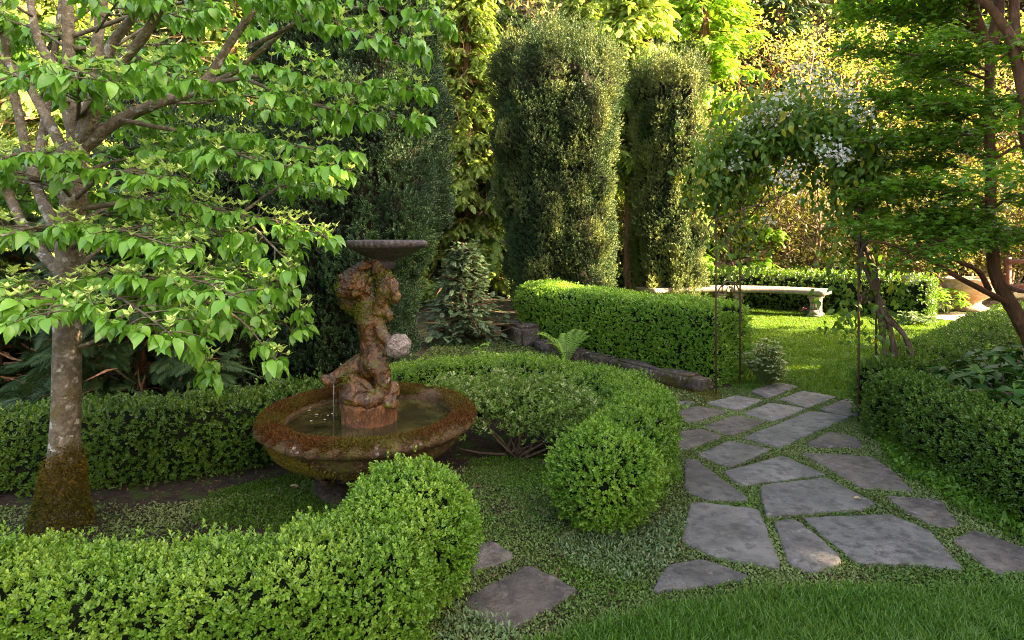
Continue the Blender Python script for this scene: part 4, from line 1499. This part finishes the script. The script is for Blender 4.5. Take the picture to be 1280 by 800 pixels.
put(cv, ml.build('foliage', M['vine'], None, True, True))
for (px, py, Y, n, sp) in [(935, 155, 5.25, 70, .10), (955, 170, 5.2, 60, .09), (918, 175, 5.35, 40, .07), (985, 120, 5.0, 40, .10), (1010, 128, 4.95, 50, .10), (1040, 140, 4.85, 60, .10), (1055, 165, 4.8, 50, .08),
                           (1015, 205, 4.8, 60, .08), (1030, 212, 4.8, 40, .06), (970, 235, 5.1, 60, .12), (1085, 190, 4.8, 40, .08), (985, 108, 5.2, 40, .12), (945, 285, 5.5, 24, .05), (1108, 355, 4.95, 12, .04), (905, 215, 5.4, 30, .08), (960, 140, 5.0, 40, .08)]:
    c = P(px, py, Y) + np.array([0, -.27, .07]) + rng.normal(size=(n, 3)) * sp * .75
    ax = nrmz(np.array([-.1, -.7, .6]) + rng.normal(size=(n, 3)) * .5)
    u = nrmz(np.cross(ax, rng.normal(size=(n, 3))))
    w = np.cross(ax, u)
    for k in range(4):
        a = k * math.pi / 2
        d = u * math.cos(a) + w * math.sin(a)
        leaves(mfl, c, d + ax * .15, ax, .016, .0095, T_OVAL)
put(cv, mfl.build('flowers', M['flower'], None))

# ------------------------------------------------------------------ fountain
FC = np.array([(462 - 640) / F * 3.55, 3.55, 0])
ft = empty('fountain', FC)
tag(ft, 'old mossy stone fountain with a crouching figure holding up a small bowl', 'fountain')
rng = np.random.default_rng(95)
nz = SNoise(2.6, 96)
nzf = SNoise(9.0, 97)
mb = MB()
octr = [(.30, -.01), (.315, .0), (.315, .025), (.30, .035), (.20, .04), (.02, .045)]
lathe(mb, octr, FC, 48, None, nz, .006)
put(ft, mb.build('plinth', M['plinth'], None))
mb = MB()
lathe(mb, [(.16, .05), (.15, .07), (.105, .09), (.085, .13), (.09, .15), (.12, .17), (.15, .180), (.02, .181)], FC, 48,
      lambda a, r, z: .008 * np.cos(a * 12) * (r > .05))
put(ft, mb.build('stem', M['basin'], None, True))
for k in range(4):
    a = math.radians(222 + 90 * k)
    d = np.array([math.cos(a), math.sin(a), 0])
    mb = MB()
    th = np.linspace(0, 7.5, 40)
    r = np.linspace(.062, .012, 40)
    c = FC + d * .27 + UP * .115
    spiral = [c + d * (r[i] * math.cos(th[i] - 1.2)) + UP * (r[i] * math.sin(th[i] - 1.2)) for i in range(40)]
    pts = [FC + d * .17 + UP * .205, FC + d * .235 + UP * .20] + [c + d * .02 + UP * .072] + spiral[8:]
    V = np.array(pts)
    tube(mb, V, np.linspace(.034, .016, len(V)), 8, .012, .05, rng=rng)
    s = np.cross(d, UP)
    for sg in (-1, 1):
        tube(mb, V + s * sg * .026, np.linspace(.026, .014, len(V)), 8, .012, .05, rng=rng)
    put(ft, mb.build('scroll_foot', M['basin'], None, True))
mb = MB()
prof = [(.10, .175), (.20, .180), (.32, .192), (.42, .214), (.49, .245), (.535, .285), (.556, .325), (.562, .360), (.580, .370), (.600, .376), (.618, .388), (.626, .405), (.620, .425), (.598, .440), (.565, .446),
        (.525, .440), (.498, .425), (.485, .405), (.478, .375), (.470, .345), (.40, .32), (.02, .31)]


def bmod(a, r, z):
    out = np.zeros_like(a)
    if .37 < z < .435 and r > .58:
        out += .011 * np.abs(np.cos(a * 19))
    if z < .35 and r > .3:
        out += .005 * np.cos(a * 40)
    return out


lathe(mb, prof, FC, 240, bmod, SNoise(2.2, 98), .009)
BASIN = put(ft, mb.build('basin', M['basin'], None, True))
# moss on the rim
mm = MB()
n = 64000
a = rng.uniform(0, 6.28, n)
s = rng.random(n)
pr = np.array([(.60, .385), (.622, .400), (.620, .425), (.598, .442), (.565, .449), (.525, .443), (.498, .43), (.490, .41)])
i = np.linspace(0, 1, len(pr))
cv_ = SNoise(1.8, 99)(np.stack([np.cos(a) * .6, np.sin(a) * .6, s * .12], 1))
keep = (cv_ + .78 > rng.random(n) * .8) & ((s > .30 + .12 * np.sin(a * 38)) | (rng.random(n) < .12))
a, s, cv_ = a[keep], s[keep], cv_[keep]
r = np.interp(s, i, pr[:, 0])
zz = np.interp(s, i, pr[:, 1]) + rng.random(len(a)) * .012
p = np.stack([FC[0] + r * np.cos(a), FC[1] + r * np.sin(a), zz], 1)
out = np.stack([np.cos(a) * (.6 - s), np.sin(a) * (.6 - s), np.full(len(a), .6)], 1)
leaves(mm, p, out + rng.normal(size=p.shape) * .6, rng.normal(size=p.shape), .017 * rng.uniform(.6, 1.4, len(a)), .005, T_DIA)
mm.build('rim_moss', M['mossr'], BASIN)
mm = MB()
n = 26000
a = rng.uniform(2.4, 5.4, n)
s = rng.random(n)
pr2 = np.array([(.49, .245), (.535, .285), (.556, .325), (.572, .366)])
cvv = SNoise(1.6, 101)(np.stack([np.cos(a) * .6, np.sin(a) * .6, s * .3], 1))
k = cvv > rng.normal(size=n) * .3 + .1
a, s = a[k], s[k]
r = np.interp(s, np.linspace(0, 1, 4), pr2[:, 0]) + .004
p = np.stack([FC[0] + r * np.cos(a), FC[1] + r * np.sin(a), np.interp(s, np.linspace(0, 1, 4), pr2[:, 1])], 1)
leaves(mm, p, np.stack([np.cos(a), np.sin(a), np.full(len(a), -.5)], 1) + rng.normal(size=p.shape) * .5, rng.normal(size=p.shape), .016, .005, T_DIA)
mm.build('underside_moss', M['mosso'], BASIN)
# pedestal rising from the water
mb = MB()
lathe(mb, [(.168, .31), (.165, .36), (.150, .375), (.148, .40), (.152, .46), (.158, .485), (.168, .495), (.165, .510), (.02, .512)], FC, 96,
      lambda a, r, z: .015 * np.abs(np.cos(a * 7)) * (.36 < z < .49))
put(ft, mb.build('pedestal', M['pedestal'], None, True))

# the figure: one continuous weathered body
bm = bmesh.new()
SY = 3.55
K = SY / F


def ballz(c, r, sc=(1, 1, 1)):
    res = bmesh.ops.create_icosphere(bm, subdivisions=2, radius=1.0)
    for v in res['verts']:
        v.co = Vector((c[0] + v.co.x * r * sc[0], c[1] + v.co.y * r * sc[1], c[2] + v.co.z * r * sc[2]))


def chain(pts, steps=6):
    """pts: (px, py, depth offset m, radius px)"""
    for A_, B_ in zip(pts[:-1], pts[1:]):
        for t in np.linspace(0, 1, steps):
            q = [A_[i] + (B_[i] - A_[i]) * t for i in range(4)]
            c = P(q[0], q[1], SY)
            ballz((c[0], SY + q[2], c[2]), q[3] * K)


chain([(462, 388, 0, 18), (463, 402, -.01, 18), (465, 424, -.01, 15), (468, 444, -.01, 16.5), (466, 458, .01, 20)])     # torso
chain([(448, 390, .05, 11), (476, 388, -.03, 12)])                                                                  # shoulders
chain([(462, 378, -.01, 9), (450, 362, -.01, 13)])                                                                  # neck
ballz((P(445, 357, SY)[0], SY - .02, P(445, 357, SY)[2]), 19 * K, (1.15, 1, 1.0))                                     # bowed head
for k in range(60):
    th, ph = rng.uniform(0, 6.28), rng.uniform(.1, 2.2)
    c = P(445, 357, SY) + 19.5 * K * np.array([1.15 * math.sin(ph) * math.cos(th), math.sin(ph) * math.sin(th), math.cos(ph)])
    ballz((c[0], SY - .02 + (c[1] - SY), c[2]), rng.uniform(2.6, 4.2) * K)                                            # curls
chain([(476, 387, -.05, 10), (484, 362, -.07, 10.5), (483, 346, -.05, 9.5), (474, 332, -.01, 8)])                     # raised arm
chain([(485, 346, -.06, 9), (494, 354, -.08, 8), (499, 368, -.09, 6.5), (498, 372, -.09, 6)], 5)                      # elbow and sleeve
chain([(482, 384, -.06, 6), (489, 391, -.08, 5.5), (491, 396, -.08, 4)], 4)
chain([(448, 390, .05, 10), (432, 382, .07, 9), (426, 366, .08, 9), (434, 346, .05, 9), (456, 332, .01, 8)])            # other raised arm
chain([(476, 402, -.06, 8), (483, 416, -.10, 7), (492, 428, -.10, 6.5)])                                              # arm to the ball
chain([(462, 456, .02, 17), (448, 458, .03, 15), (434, 464, .02, 12), (420, 472, .0, 9), (411, 476, -.02, 6.5), (407, 471, -.02, 5)])  # folded leg and foot
chain([(470, 450, -.06, 14), (482, 460, -.10, 11.5), (484, 472, -.10, 10), (481, 488, -.09, 9), (482, 496, -.09, 9), (496, 498, -.11, 6.5)])   # standing leg
chain([(444, 478, -.06, 12), (458, 486, -.08, 12), (438, 490, -.02, 12)])
chain([(452, 470, -.09, 5), (466, 476, -.11, 4.5), (474, 488, -.11, 4)])                                              # drapery folds
chain([(444, 466, -.08, 4.5), (456, 480, -.11, 4.5), (462, 496, -.12, 4)])
for k in range(14):
    a = k * 2 * math.pi / 14
    ballz((FC[0] + math.cos(a) * .125, SY + math.sin(a) * .125, .545 + .012 * math.sin(k * 2.2)), .058 + .008 * math.sin(k * 3.1))
ballz((FC[0], SY, .54), .13, (1, 1, .5))
chain([(474, 340, 0, 11), (474, 330, 0, 9), (474, 322, 0, 10)])
me = bpy.data.meshes.new('tmp')
bm.to_mesh(me)
bm.free()
tmp = bpy.data.objects.new('tmp', me)
COL.objects.link(tmp)
md = tmp.modifiers.new('r', 'REMESH')
md.mode = 'VOXEL'
md.voxel_size = .006
sm = tmp.modifiers.new('s', 'SMOOTH')
sm.iterations = 2
dg = bpy.context.evaluated_depsgraph_get()
ev = tmp.evaluated_get(dg)
me2 = bpy.data.meshes.new_from_object(ev)
bpy.data.objects.remove(tmp)
v = np.zeros(len(me2.vertices) * 3)
me2.vertices.foreach_get('co', v)
v = v.reshape(-1, 3)
nn = np.zeros(len(v) * 3)
me2.vertices.foreach_get('normal', nn)
nn = nn.reshape(-1, 3)
n1, n2, n3 = SNoise(5, 111), SNoise(14, 112), SNoise(28, 113)
dsp = n1(v) * .003 - np.abs(n2(v)) * .0045 + n3(v) * .0018 + .0015
hair = np.exp(-(((v - P(452, 356, SY)) / np.array([.11, .2, .08])) ** 2).sum(1))
dsp += hair * np.abs(n3(v * .8)) * .004
v2 = v + nn * dsp[:, None]
me2.vertices.foreach_set('co', v2.ravel())
me2.polygons.foreach_set('use_smooth', np.ones(len(me2.polygons), bool))
me2.materials.clear()
me2.materials.append(M['statue'])
me2.update()
st = bpy.data.objects.new('figure', me2)
COL.objects.link(st)
put(ft, st)
# moss on shoulders, hair and arm
mm = MB()
sel = np.zeros(len(v2))
for (x, y, rx, rz) in [(460, 388, 20, 9), (482, 346, 8, 10), (436, 384, 15, 7), (444, 394, 14, 6), (484, 362, 6, 9), (424, 358, 6, 9), (438, 470, 9, 4)]:
    c = P(x, y, SY)
    e = ((v2[:, 0] - c[0]) / (rx * K)) ** 2 + ((v2[:, 2] - c[2]) / (rz * K)) ** 2
    sel = np.maximum(sel, np.exp(-e * .9))
idx = np.where(rng.random(len(v2)) < sel * .75)[0]
idx = np.repeat(idx, 2)
p = v2[idx] + rng.normal(size=(len(idx), 3)) * .003
leaves(mm, p, nn[idx] + rng.normal(size=p.shape) * .6 + UP * .2, rng.normal(size=p.shape), .009, .004, T_DIA)
mm.build('figure_moss', M['mosss'], st)
# stone ball held out in front
bm = bmesh.new()
bmesh.ops.create_icosphere(bm, subdivisions=5, radius=.07)
vb = np.array([q.co[:] for q in bm.verts])
oc = P(502, 429, SY) - np.array([0, .10, 0])
nb1, nb2 = SNoise(9, 121), SNoise(22, 122)
rr = 1 + .07 * nb1(vb) + .05 * np.abs(nb2(vb)) + .03 * np.sin(np.arctan2(vb[:, 2], vb[:, 0]) * 7)
vb = vb * rr[:, None] + oc
mb = MB()
bm.verts.index_update()
mb.faces(vb, [[q.index for q in f_.verts] for f_ in bm.faces])
bm.free()
put(ft, mb.build('stone_ball', M['orb'], None, True))
# upper bowl
BC = np.array([P(483, 300, SY)[0] - .0, SY, 0])
mb = MB()
lathe(mb, [(.055, 1.285), (.05, 1.315), (.062, 1.335), (.10, 1.352), (.16, 1.378), (.205, 1.402), (.216, 1.408), (.228, 1.414), (.235, 1.428), (.232, 1.444), (.222, 1.452), (.208, 1.450), (.195, 1.440), (.12, 1.412), (.02, 1.400)],
      BC, 160, lambda a, r, z: (.0055 * np.cos(a * 40) if (1.41 < z < 1.447 and r > .215) else (.004 * np.cos(a * 20) if z < 1.39 and r > .08 else 0 * a)), nz, .002)
put(ft, mb.build('upper_bowl', M['bowl'], None, True))
# thin drips
mb = MB()
for (x, y0, y1, d) in [(417, 480, 520, -.03)]:
    tube(mb, [P(x, y0, SY + d), P(x, (y0 + y1) / 2, SY + d), np.append(P(x, y1, SY + d)[:2], .385)], [.0035, .0028, .0035], 6)
put(ft, mb.build('water_drip', M['drip'], None, True))

mb = MB()
a = np.arange(96) * 2 * math.pi / 96
rings = [(r_, .388) for r_ in (.492, .35, .20, .145)]
lathe_v = np.concatenate([np.stack([FC[0] + r_ * np.cos(a), FC[1] + r_ * np.sin(a), np.full(96, z_)], 1) for r_, z_ in rings])
mb.faces(lathe_v, grid_faces(4, 96, True))
wo_ = mb.build('water', M['water'], None, True)
wo_['kind'] = 'structure'

# petals on the water
for k, (x, y) in enumerate([(384, 513), (410, 520), (418, 517), (404, 524), (388, 527), (398, 518)]):
    q = G(x, y, .393)
    mb = MB()
    leaves(mb, np.zeros((1, 3)), np.array([[math.cos(k * 1.9), math.sin(k * 1.9), .02]]), np.array([[0, 0, 1.0]]), .022, .014, T_OVAL)
    o = mb.build('fallen_petal', M['petal'])
    o.location = q
    tag(o, 'pale petal floating on the dark basin water left of the figure', 'petal', 'petals on the water')

# ------------------------------------------------------------------ azalea inside the ring
rng = np.random.default_rng(131)
az = empty('azalea_bush', (.02, 3.98, 0))
tag(az, 'spreading azalea with cream new tips and bare brown stems, right of the fountain', 'shrub')
ms, ml = MB(), MB()
root0 = np.array([.02, 3.98, 0])
pads = []
for k in range(96):
    x = rng.uniform(-.50, .66)
    y = 4.18 + rng.normal() * .20 - .10 * (x > .3)
    z = .34 + .10 * rng.random() - .10 * ((x - .05) / .6) ** 2 - .9 * max(0, 4.12 - y) * rng.random()
    pads.append(np.array([x, y, max(.12, z)]))
pads += [P(600, 505, 3.95), P(620, 528, 3.95), P(648, 535, 3.9), P(560, 480, 4.1), P(740, 520, 3.95), P(725, 505, 4.0), P(690, 520, 4.0), P(715, 535, 3.9)]
for p in pads:
    if rng.random() < .2:
        mid = (root0 + p) / 2 + np.array([rng.normal() * .05, rng.normal() * .05, -.02])
        tube(ms, [root0 + rng.normal(size=3) * np.array([.03, .03, 0]), mid, p], [.010, .007, .003], 6, .05, .06)
    n = rng.integers(34, 52)
    q = p + rng.normal(size=(n, 3)) * np.array([.075, .075, .028])
    ax = UP + rng.normal(size=(n, 3)) * .5
    ag = np.where(rng.random(n) < .09, rng.uniform(.5, 1, n), .05)
    shoots(ml, q, ax, rng.uniform(.026, .038, n), rng, 6, .42, ag, .95, .2)
for pts in [[(632, 566), (640, 545), (655, 520)], [(640, 568), (625, 548), (600, 525)], [(636, 566), (668, 556), (700, 540)], [(634, 568), (600, 566), (572, 560)], [(650, 562), (690, 570), (720, 572)]]:
    tube(ms, [P(x, y, 4.0) for x, y in pts], [.010, .008, .004], 7, .04, .06)
put(az, ms.build('stem', M['azbark'], None, True))
put(az, ml.build('foliage', M['azalea'], None, False, True))

# ------------------------------------------------------------------ rock edging, fern, small plants
def rock(label, p0, p1, h, w, seed):
    rng = np.random.default_rng(seed)
    bm = bmesh.new()
    bmesh.ops.create_cube(bm, size=1)
    bmesh.ops.bevel(bm, geom=bm.edges[:], offset=.12, segments=2, affect='EDGES')
    bmesh.ops.subdivide_edges(bm, edges=bm.edges[:], cuts=3, use_grid_fill=True)
    V = np.array([q.co[:] for q in bm.verts])
    L = np.linalg.norm(p1 - p0)
    V = V * np.array([L, w, h])
    n1, n2 = SNoise(3, seed), SNoise(9, seed + 1)
    V = V + nrmz(V) * (n1(V) * .035 + n2(V) * .012)[:, None]
    d = (p1 - p0) / L
    X = V[:, 0:1] * d[None] + V[:, 1:2] * np.array([-d[1], d[0], 0])[None] + V[:, 2:3] * UP[None]
    c = (p0 + p1) / 2
    mb = MB()
    bm.verts.index_update()
    mb.faces(X + UP * (h * .42), [[q.index for q in f.verts] for f in bm.faces])
    bm.free()
    o = mb.build('edging_rock', M['edge'], None, True)
    o.location = (c[0], c[1], 0)
    tag(o, label, 'rock', 'rocks edging the raised bed')


EDG = [((1.80, 5.62), (1.12, 6.52), .15, .20, 'longest mossy edging rock at the path end of the tall hedge'),
       ((1.10, 6.55), (.88, 6.86), .16, .20, 'short dark edging rock with white lichen, second from the path'),
       ((.86, 6.88), (.62, 7.22), .15, .20, 'low grey edging rock just right of the fern'),
       ((.60, 7.26), (.32, 7.66), .16, .20, 'edging rock hidden behind the fern fronds'),
       ((.26, 7.72), (-.06, 8.45), .30, .30, 'big lichen spotted boulder at the left end of the tall hedge')]
for i, (a, b, h, w, lab) in enumerate(EDG):
    rock(lab, np.array([a[0], a[1], 0]), np.array([b[0], b[1], 0]), h, w, 140 + i * 3)
rng = np.random.default_rng(151)
# orange-brown moss at the rock foot
cover('rock_moss', [G(800, 488), G(830, 470), G(905, 496), G(880, 512), G(830, 508)], 16000, .014, M['mosso'], 152, 'olive brown moss at the foot of the longest edging rock', None, T_DIA, .03, .35, 1.1, False)


def fern(name, label, base, n, L, spread, seed, mat='fern'):
    rng = np.random.default_rng(seed)
    root = empty(name, base)
    tag(root, label, 'fern')
    for k in range(n):
        ml, ms = MB(), MB()
        a = spread[0] + (spread[1] - spread[0]) * k / max(1, n - 1) + rng.normal() * .12
        d = np.array([math.cos(a), math.sin(a) * .8, 0])
        ln = L * rng.uniform(.75, 1.1)
        t = np.linspace(0, 1, 26)
        pts = d[None] * (ln * .55 * t ** 1.2)[:, None] + UP[None] * (ln * (.95 * t - .42 * t ** 2.6))[:, None]
        tube(ms, pts, np.linspace(.004, .001, 26), 4, caps=False)
        tan = nrmz(np.gradient(pts, axis=0))
        side = nrmz(np.cross(tan, UP + 1e-3))
        for sg in (-1, 1):
            m = slice(3, 26)
            wl = ln * .17 * np.sin(np.clip(t[m] * 1.05, 0, 1) * math.pi) ** .7 + .006
            leaves(ml, pts[m], side[m] * sg + tan[m] * .35, np.cross(side[m] * sg, tan[m]) * sg + UP * .2, wl, .015, T_DIA)
        o = ml.build('frond', M[mat], root)
        ms.build('stalk', M['stem'], o, True)
    return root


fern('fern', 'fresh green fern with upright arching fronds in front of the rock edging', G(708, 456), 9, .62, (.2, 3.6), 153)


def leafy_clump(name, label, base, n, r, h, L, mat, seed, wl=.4, age=None, tpl=T_DOG, cat='shrub', up=.5, stemmat='stem'):
    rng = np.random.default_rng(seed)
    root = empty(name, base)
    tag(root, label, cat)
    ml, ms = MB(), MB()
    for k in range(n):
        a = rng.uniform(0, 6.28)
        rr = r * math.sqrt(rng.random())
        e = np.array([math.cos(a) * rr, math.sin(a) * rr, h * rng.uniform(.35, 1.0) * (1 - .4 * (rr / r) ** 2)])
        tube(ms, [np.array([e[0] * .2, e[1] * .2, 0]), e * np.array([.6, .6, .65]), e], [.006, .005, .003], 5, caps=False)
        m = rng.integers(5, 9)
        aa = rng.uniform(0, 6.28) + np.arange(m) * 2 * math.pi / m
        rad = np.stack([np.cos(aa), np.sin(aa), np.zeros(m)], 1)
        ls = L * rng.uniform(.65, 1.2, m)
        ag = None if age is None else np.where(rng.random(m) < age, rng.uniform(.5, 1, m), .05)
        leaves(ml, np.repeat(e[None], m, 0), rad + UP * rng.uniform(-.25, up, (m, 1)), UP + rng.normal(size=(m, 3)) * .25, ls, ls * wl, tpl, ag)
    ms.build('stem', M[stemmat], root, True)
    ml.build('foliage', M[mat], root, True, age is not None)
    return root


leafy_clump('variegated_shrub', 'small cream and green variegated shrub at the corner of the tall hedge', (2.50, 5.92, 0), 150, .20, .46, .04, 'varieg', 161, .5, .35, T_OVAL)
leafy_clump('rhododendron', 'dark leathery rhododendron filling the bed behind the right hedge', (3.55, 4.25, 0), 70, .48, .62, .17, 'bigleaf', 162, .32, .12, stemmat='azbark')
leafy_clump('rhododendron', 'rhododendron with bright young leaves at the right picture edge', (3.12, 3.45, 0), 26, .20, .70, .13, 'bigleaf', 163, .30, .6, stemmat='azbark')
leafy_clump('rhododendron', 'low dark rhododendron under the slanting maple trunk', (4.35, 5.15, 0), 50, .5, .5, .18, 'bigleaf', 164, .34, .06, stemmat='azbark')
leafy_clump('bedding_plant', 'small pink flowering plant at the right bench foot', (5.35, 10.75, 0), 12, .16, .16, .05, 'pinkf', 165, .5, None, T_OVAL, cat='flower')
leafy_clump('bedding_plant', 'silvery leafy plant at the foot of the far hedge end', (6.55, 9.85, 0), 40, .35, .18, .08, 'sage', 166, .5, None, T_OVAL, cat='flower')
leafy_clump('glossy_shrub', 'low glossy shrub peeping over the curved hedge by the boulder', (-.25, 5.75, 0), 46, .34, .42, .06, 'box_mid', 167, .45, .3, T_OVAL)
leafy_clump('urn_side_fern', 'pale leafy plant beside the urn foot', (8.1, 11.2, 0), 30, .3, .5, .14, 'fern', 168, .4, None, cat='plant')
# a bare fallen limb in the bed
mb = MB()
tube(mb, [(2.95, 4.3, .34), (3.25, 4.22, .37), (3.6, 4.25, .35), (4.1, 4.35, .41)], [.012, .026, .024, .02], 8, .05, .08)
tube(mb, [(3.25, 4.22, .37), (3.05, 4.45, .43)], [.014, .006], 6)
tube(mb, [(3.7, 4.27, .36), (3.72, 4.27, .1), (3.74, 4.28, -.01)], [.018, .018, .02], 6)
o = mb.build('low_branch', M['vinebark'], None, True)
tag(o, 'bare pale branch lying low across the dark bed behind the right hedge', 'branch')

cover('creeper_litter', REG_MAIN, 260, .022, M['litter'], 31, 'small brown leaf bits caught among the creepers', None, T_OVAL, .014, .5, .12)
# a curled leaf on the central flagstone and one on the moss
for (x, y, lab) in [(1067, 623, 'pale curled leaf lying on the large central flagstone'), (362, 608, 'tan fallen leaf lying on the moss left of the fountain')]:
    mb = MB()
    leaves(mb, np.zeros((1, 3)), np.array([[1, .2, .05]]), np.array([[0, -.3, 1.0]]), .06, .018, T_DOG)
    o = mb.build('fallen_leaf', M['dryleaf'])
    o.location = G(x, y, .034)
    tag(o, lab, 'leaf')

# ------------------------------------------------------------------ stone bench
bn = empty('stone_bench', (4.3, 10.9, 0))
tag(bn, 'curved pale stone bench on carved legs in front of the far hedge', 'bench')
C = np.array([3.75, 8.55])          # centre of the curve (towards the viewer)
RO, RI = 2.95, 2.43


def arc_slab(a0, a1, z0, z1):
    mb = MB()
    n = 20
    secs = [(RI + .03, z0), (RI, z0 + .02), (RI, z1 - .02), (RI + .03, z1), (RO - .03, z1), (RO, z1 - .02), (RO, z0 + .02), (RO - .03, z0)]
    V = []
    for k in range(n):
        a = a0 + (a1 - a0) * k / (n - 1)
        for r, z in secs:
            V.append((C[0] + r * math.cos(a), C[1] + r * math.sin(a), z))
    f = grid_faces(n, 8, True)
    f.append(tuple(range(7, -1, -1)))
    f.append(tuple((n - 1) * 8 + j for j in range(8)))
    mb.faces(V, f)
    return mb


A0, AM, A1 = math.radians(48), math.radians(84), math.radians(120)
put(bn, arc_slab(A0, AM - .002, .395, .485).build('seat', M['bench'], None))
put(bn, arc_slab(AM + .002, A1, .395, .485).build('seat', M['bench'], None))
for a in (A0 + .07, AM - .06, AM + .06, A1 - .07):
    mb = MB()
    c = np.array([C[0] + (RI + RO) / 2 * math.cos(a), C[1] + (RI + RO) / 2 * math.sin(a)])
    rz = a - math.pi / 2
    box(mb, (c[0], c[1], .03), (.20, .42, .06), rz, .01)
    box(mb, (c[0], c[1], .20), (.15, .30, .30), rz, .02)
    box(mb, (c[0], c[1], .355), (.20, .42, .07), rz, .01)
    ir = np.array([math.cos(a), math.sin(a)])
    for sg in (-1, 1):
        for dz, r in ((.08, .05), (.31, .045)):
            q = c + ir * sg * .16
            s = np.array([-ir[1], ir[0]]) * .07
            tube(mb, [(q[0] - s[0], q[1] - s[1], dz), (q[0] + s[0], q[1] + s[1], dz)], r, 12)
    sd = np.array([-ir[1], ir[0]])
    for k in range(4):
        q = c - ir * .152 + sd * (-.05 + k * .034)
        tube(mb, [(q[0], q[1], .07), (q[0], q[1], .33)], .012, 6)
    put(bn, mb.build('leg', M['bench'], None))

# ------------------------------------------------------------------ urn, rail
ur = empty('garden_urn', (8.75, 11.45, 0))
tag(ur, 'large squat terracotta urn beside the sunlit gravel behind the maple', 'urn')
mb = MB()
lathe(mb, [(.30, 0), (.31, .03), (.30, .06), (.22, .09), (.16, .14), (.17, .19), (.26, .25), (.38, .33), (.45, .43), (.47, .52), (.46, .56), (.50, .575), (.51, .60), (.50, .625), (.45, .625), (.42, .58), (.30, .50), (.02, .48)],
      (0, 0, 0), 64)
mb.build('body', M['urn'], ur, True)
rl = empty('timber_rail', (11.2, 12.0, 0))
tag(rl, 'low red brown timber rail behind the maple trunk at the right edge', 'fence')
for z in (.42, .92):
    mb = MB()
    box(mb, (0, 0, z), (2.8, .05, .09), .1, .006)
    mb.build('rail', M['redwood'], rl)
for x in (-1.35, 0, 1.35):
    mb = MB()
    box(mb, (x * math.cos(.1), x * math.sin(.1) + .06, .5), (.09, .09, 1.0), .1, .006)
    mb.build('post', M['redwood'], rl)

# ------------------------------------------------------------------ light, sky, camera
ELEV = math.radians(27)
AZ = np.array([1.0, -.25])
AZ = AZ / np.linalg.norm(AZ)
sdir = Vector((AZ[0] * math.cos(ELEV), AZ[1] * math.cos(ELEV), math.sin(ELEV)))
w = bpy.data.worlds.new('World')
scene.world = w
w.use_nodes = True
nt = w.node_tree
nt.nodes.clear()
sky = nt.nodes.new('ShaderNodeTexSky')
sky.sky_type = 'NISHITA'
sky.sun_disc = False
sky.sun_elevation = ELEV
sky.sun_rotation = math.atan2(AZ[0], AZ[1])
sky.air_density = 1.1
sky.dust_density = 7.0
sky.ozone_density = .8
bg = nt.nodes.new('ShaderNodeBackground')
bg.inputs['Strength'].default_value = .10
nt.links.new(sky.outputs[0], bg.inputs[0])
ow = nt.nodes.new('ShaderNodeOutputWorld')
nt.links.new(bg.outputs[0], ow.inputs[0])
sl = bpy.data.lights.new('sun', 'SUN')
sl.energy = 5.0
sl.angle = math.radians(.55)
sl.color = (1.0, .84, .56)
so = bpy.data.objects.new('sun', sl)
so.rotation_euler = (-sdir).to_track_quat('-Z', 'Y').to_euler()
COL.objects.link(so)

cam = bpy.data.cameras.new('camera')
cam.sensor_width = 36
cam.lens = F / 1280 * 36
cam.shift_y = -(400 - HZ) / 1280
cam.clip_end = 500
co = bpy.data.objects.new('camera', cam)
co.location = (0, 0, EYE)
co.rotation_euler = (math.pi / 2, 0, 0)
COL.objects.link(co)
scene.camera = co
vs = scene.view_settings
vs.view_transform = 'Standard'
vs.look = 'None'
vs.gamma = 1
vs.use_curve_mapping = False
vs.use_white_balance = True
vs.white_balance_temperature = 7300
vs.white_balance_tint = 16
vs.exposure = 3.72
scene.cycles.max_bounces = 8
scene.cycles.diffuse_bounces = 4
scene.cycles.use_denoising = True
scene.cycles.denoising_prefilter = 'NONE'
scene.cycles.use_adaptive_sampling = False
scene.cycles.filter_width = 1.0
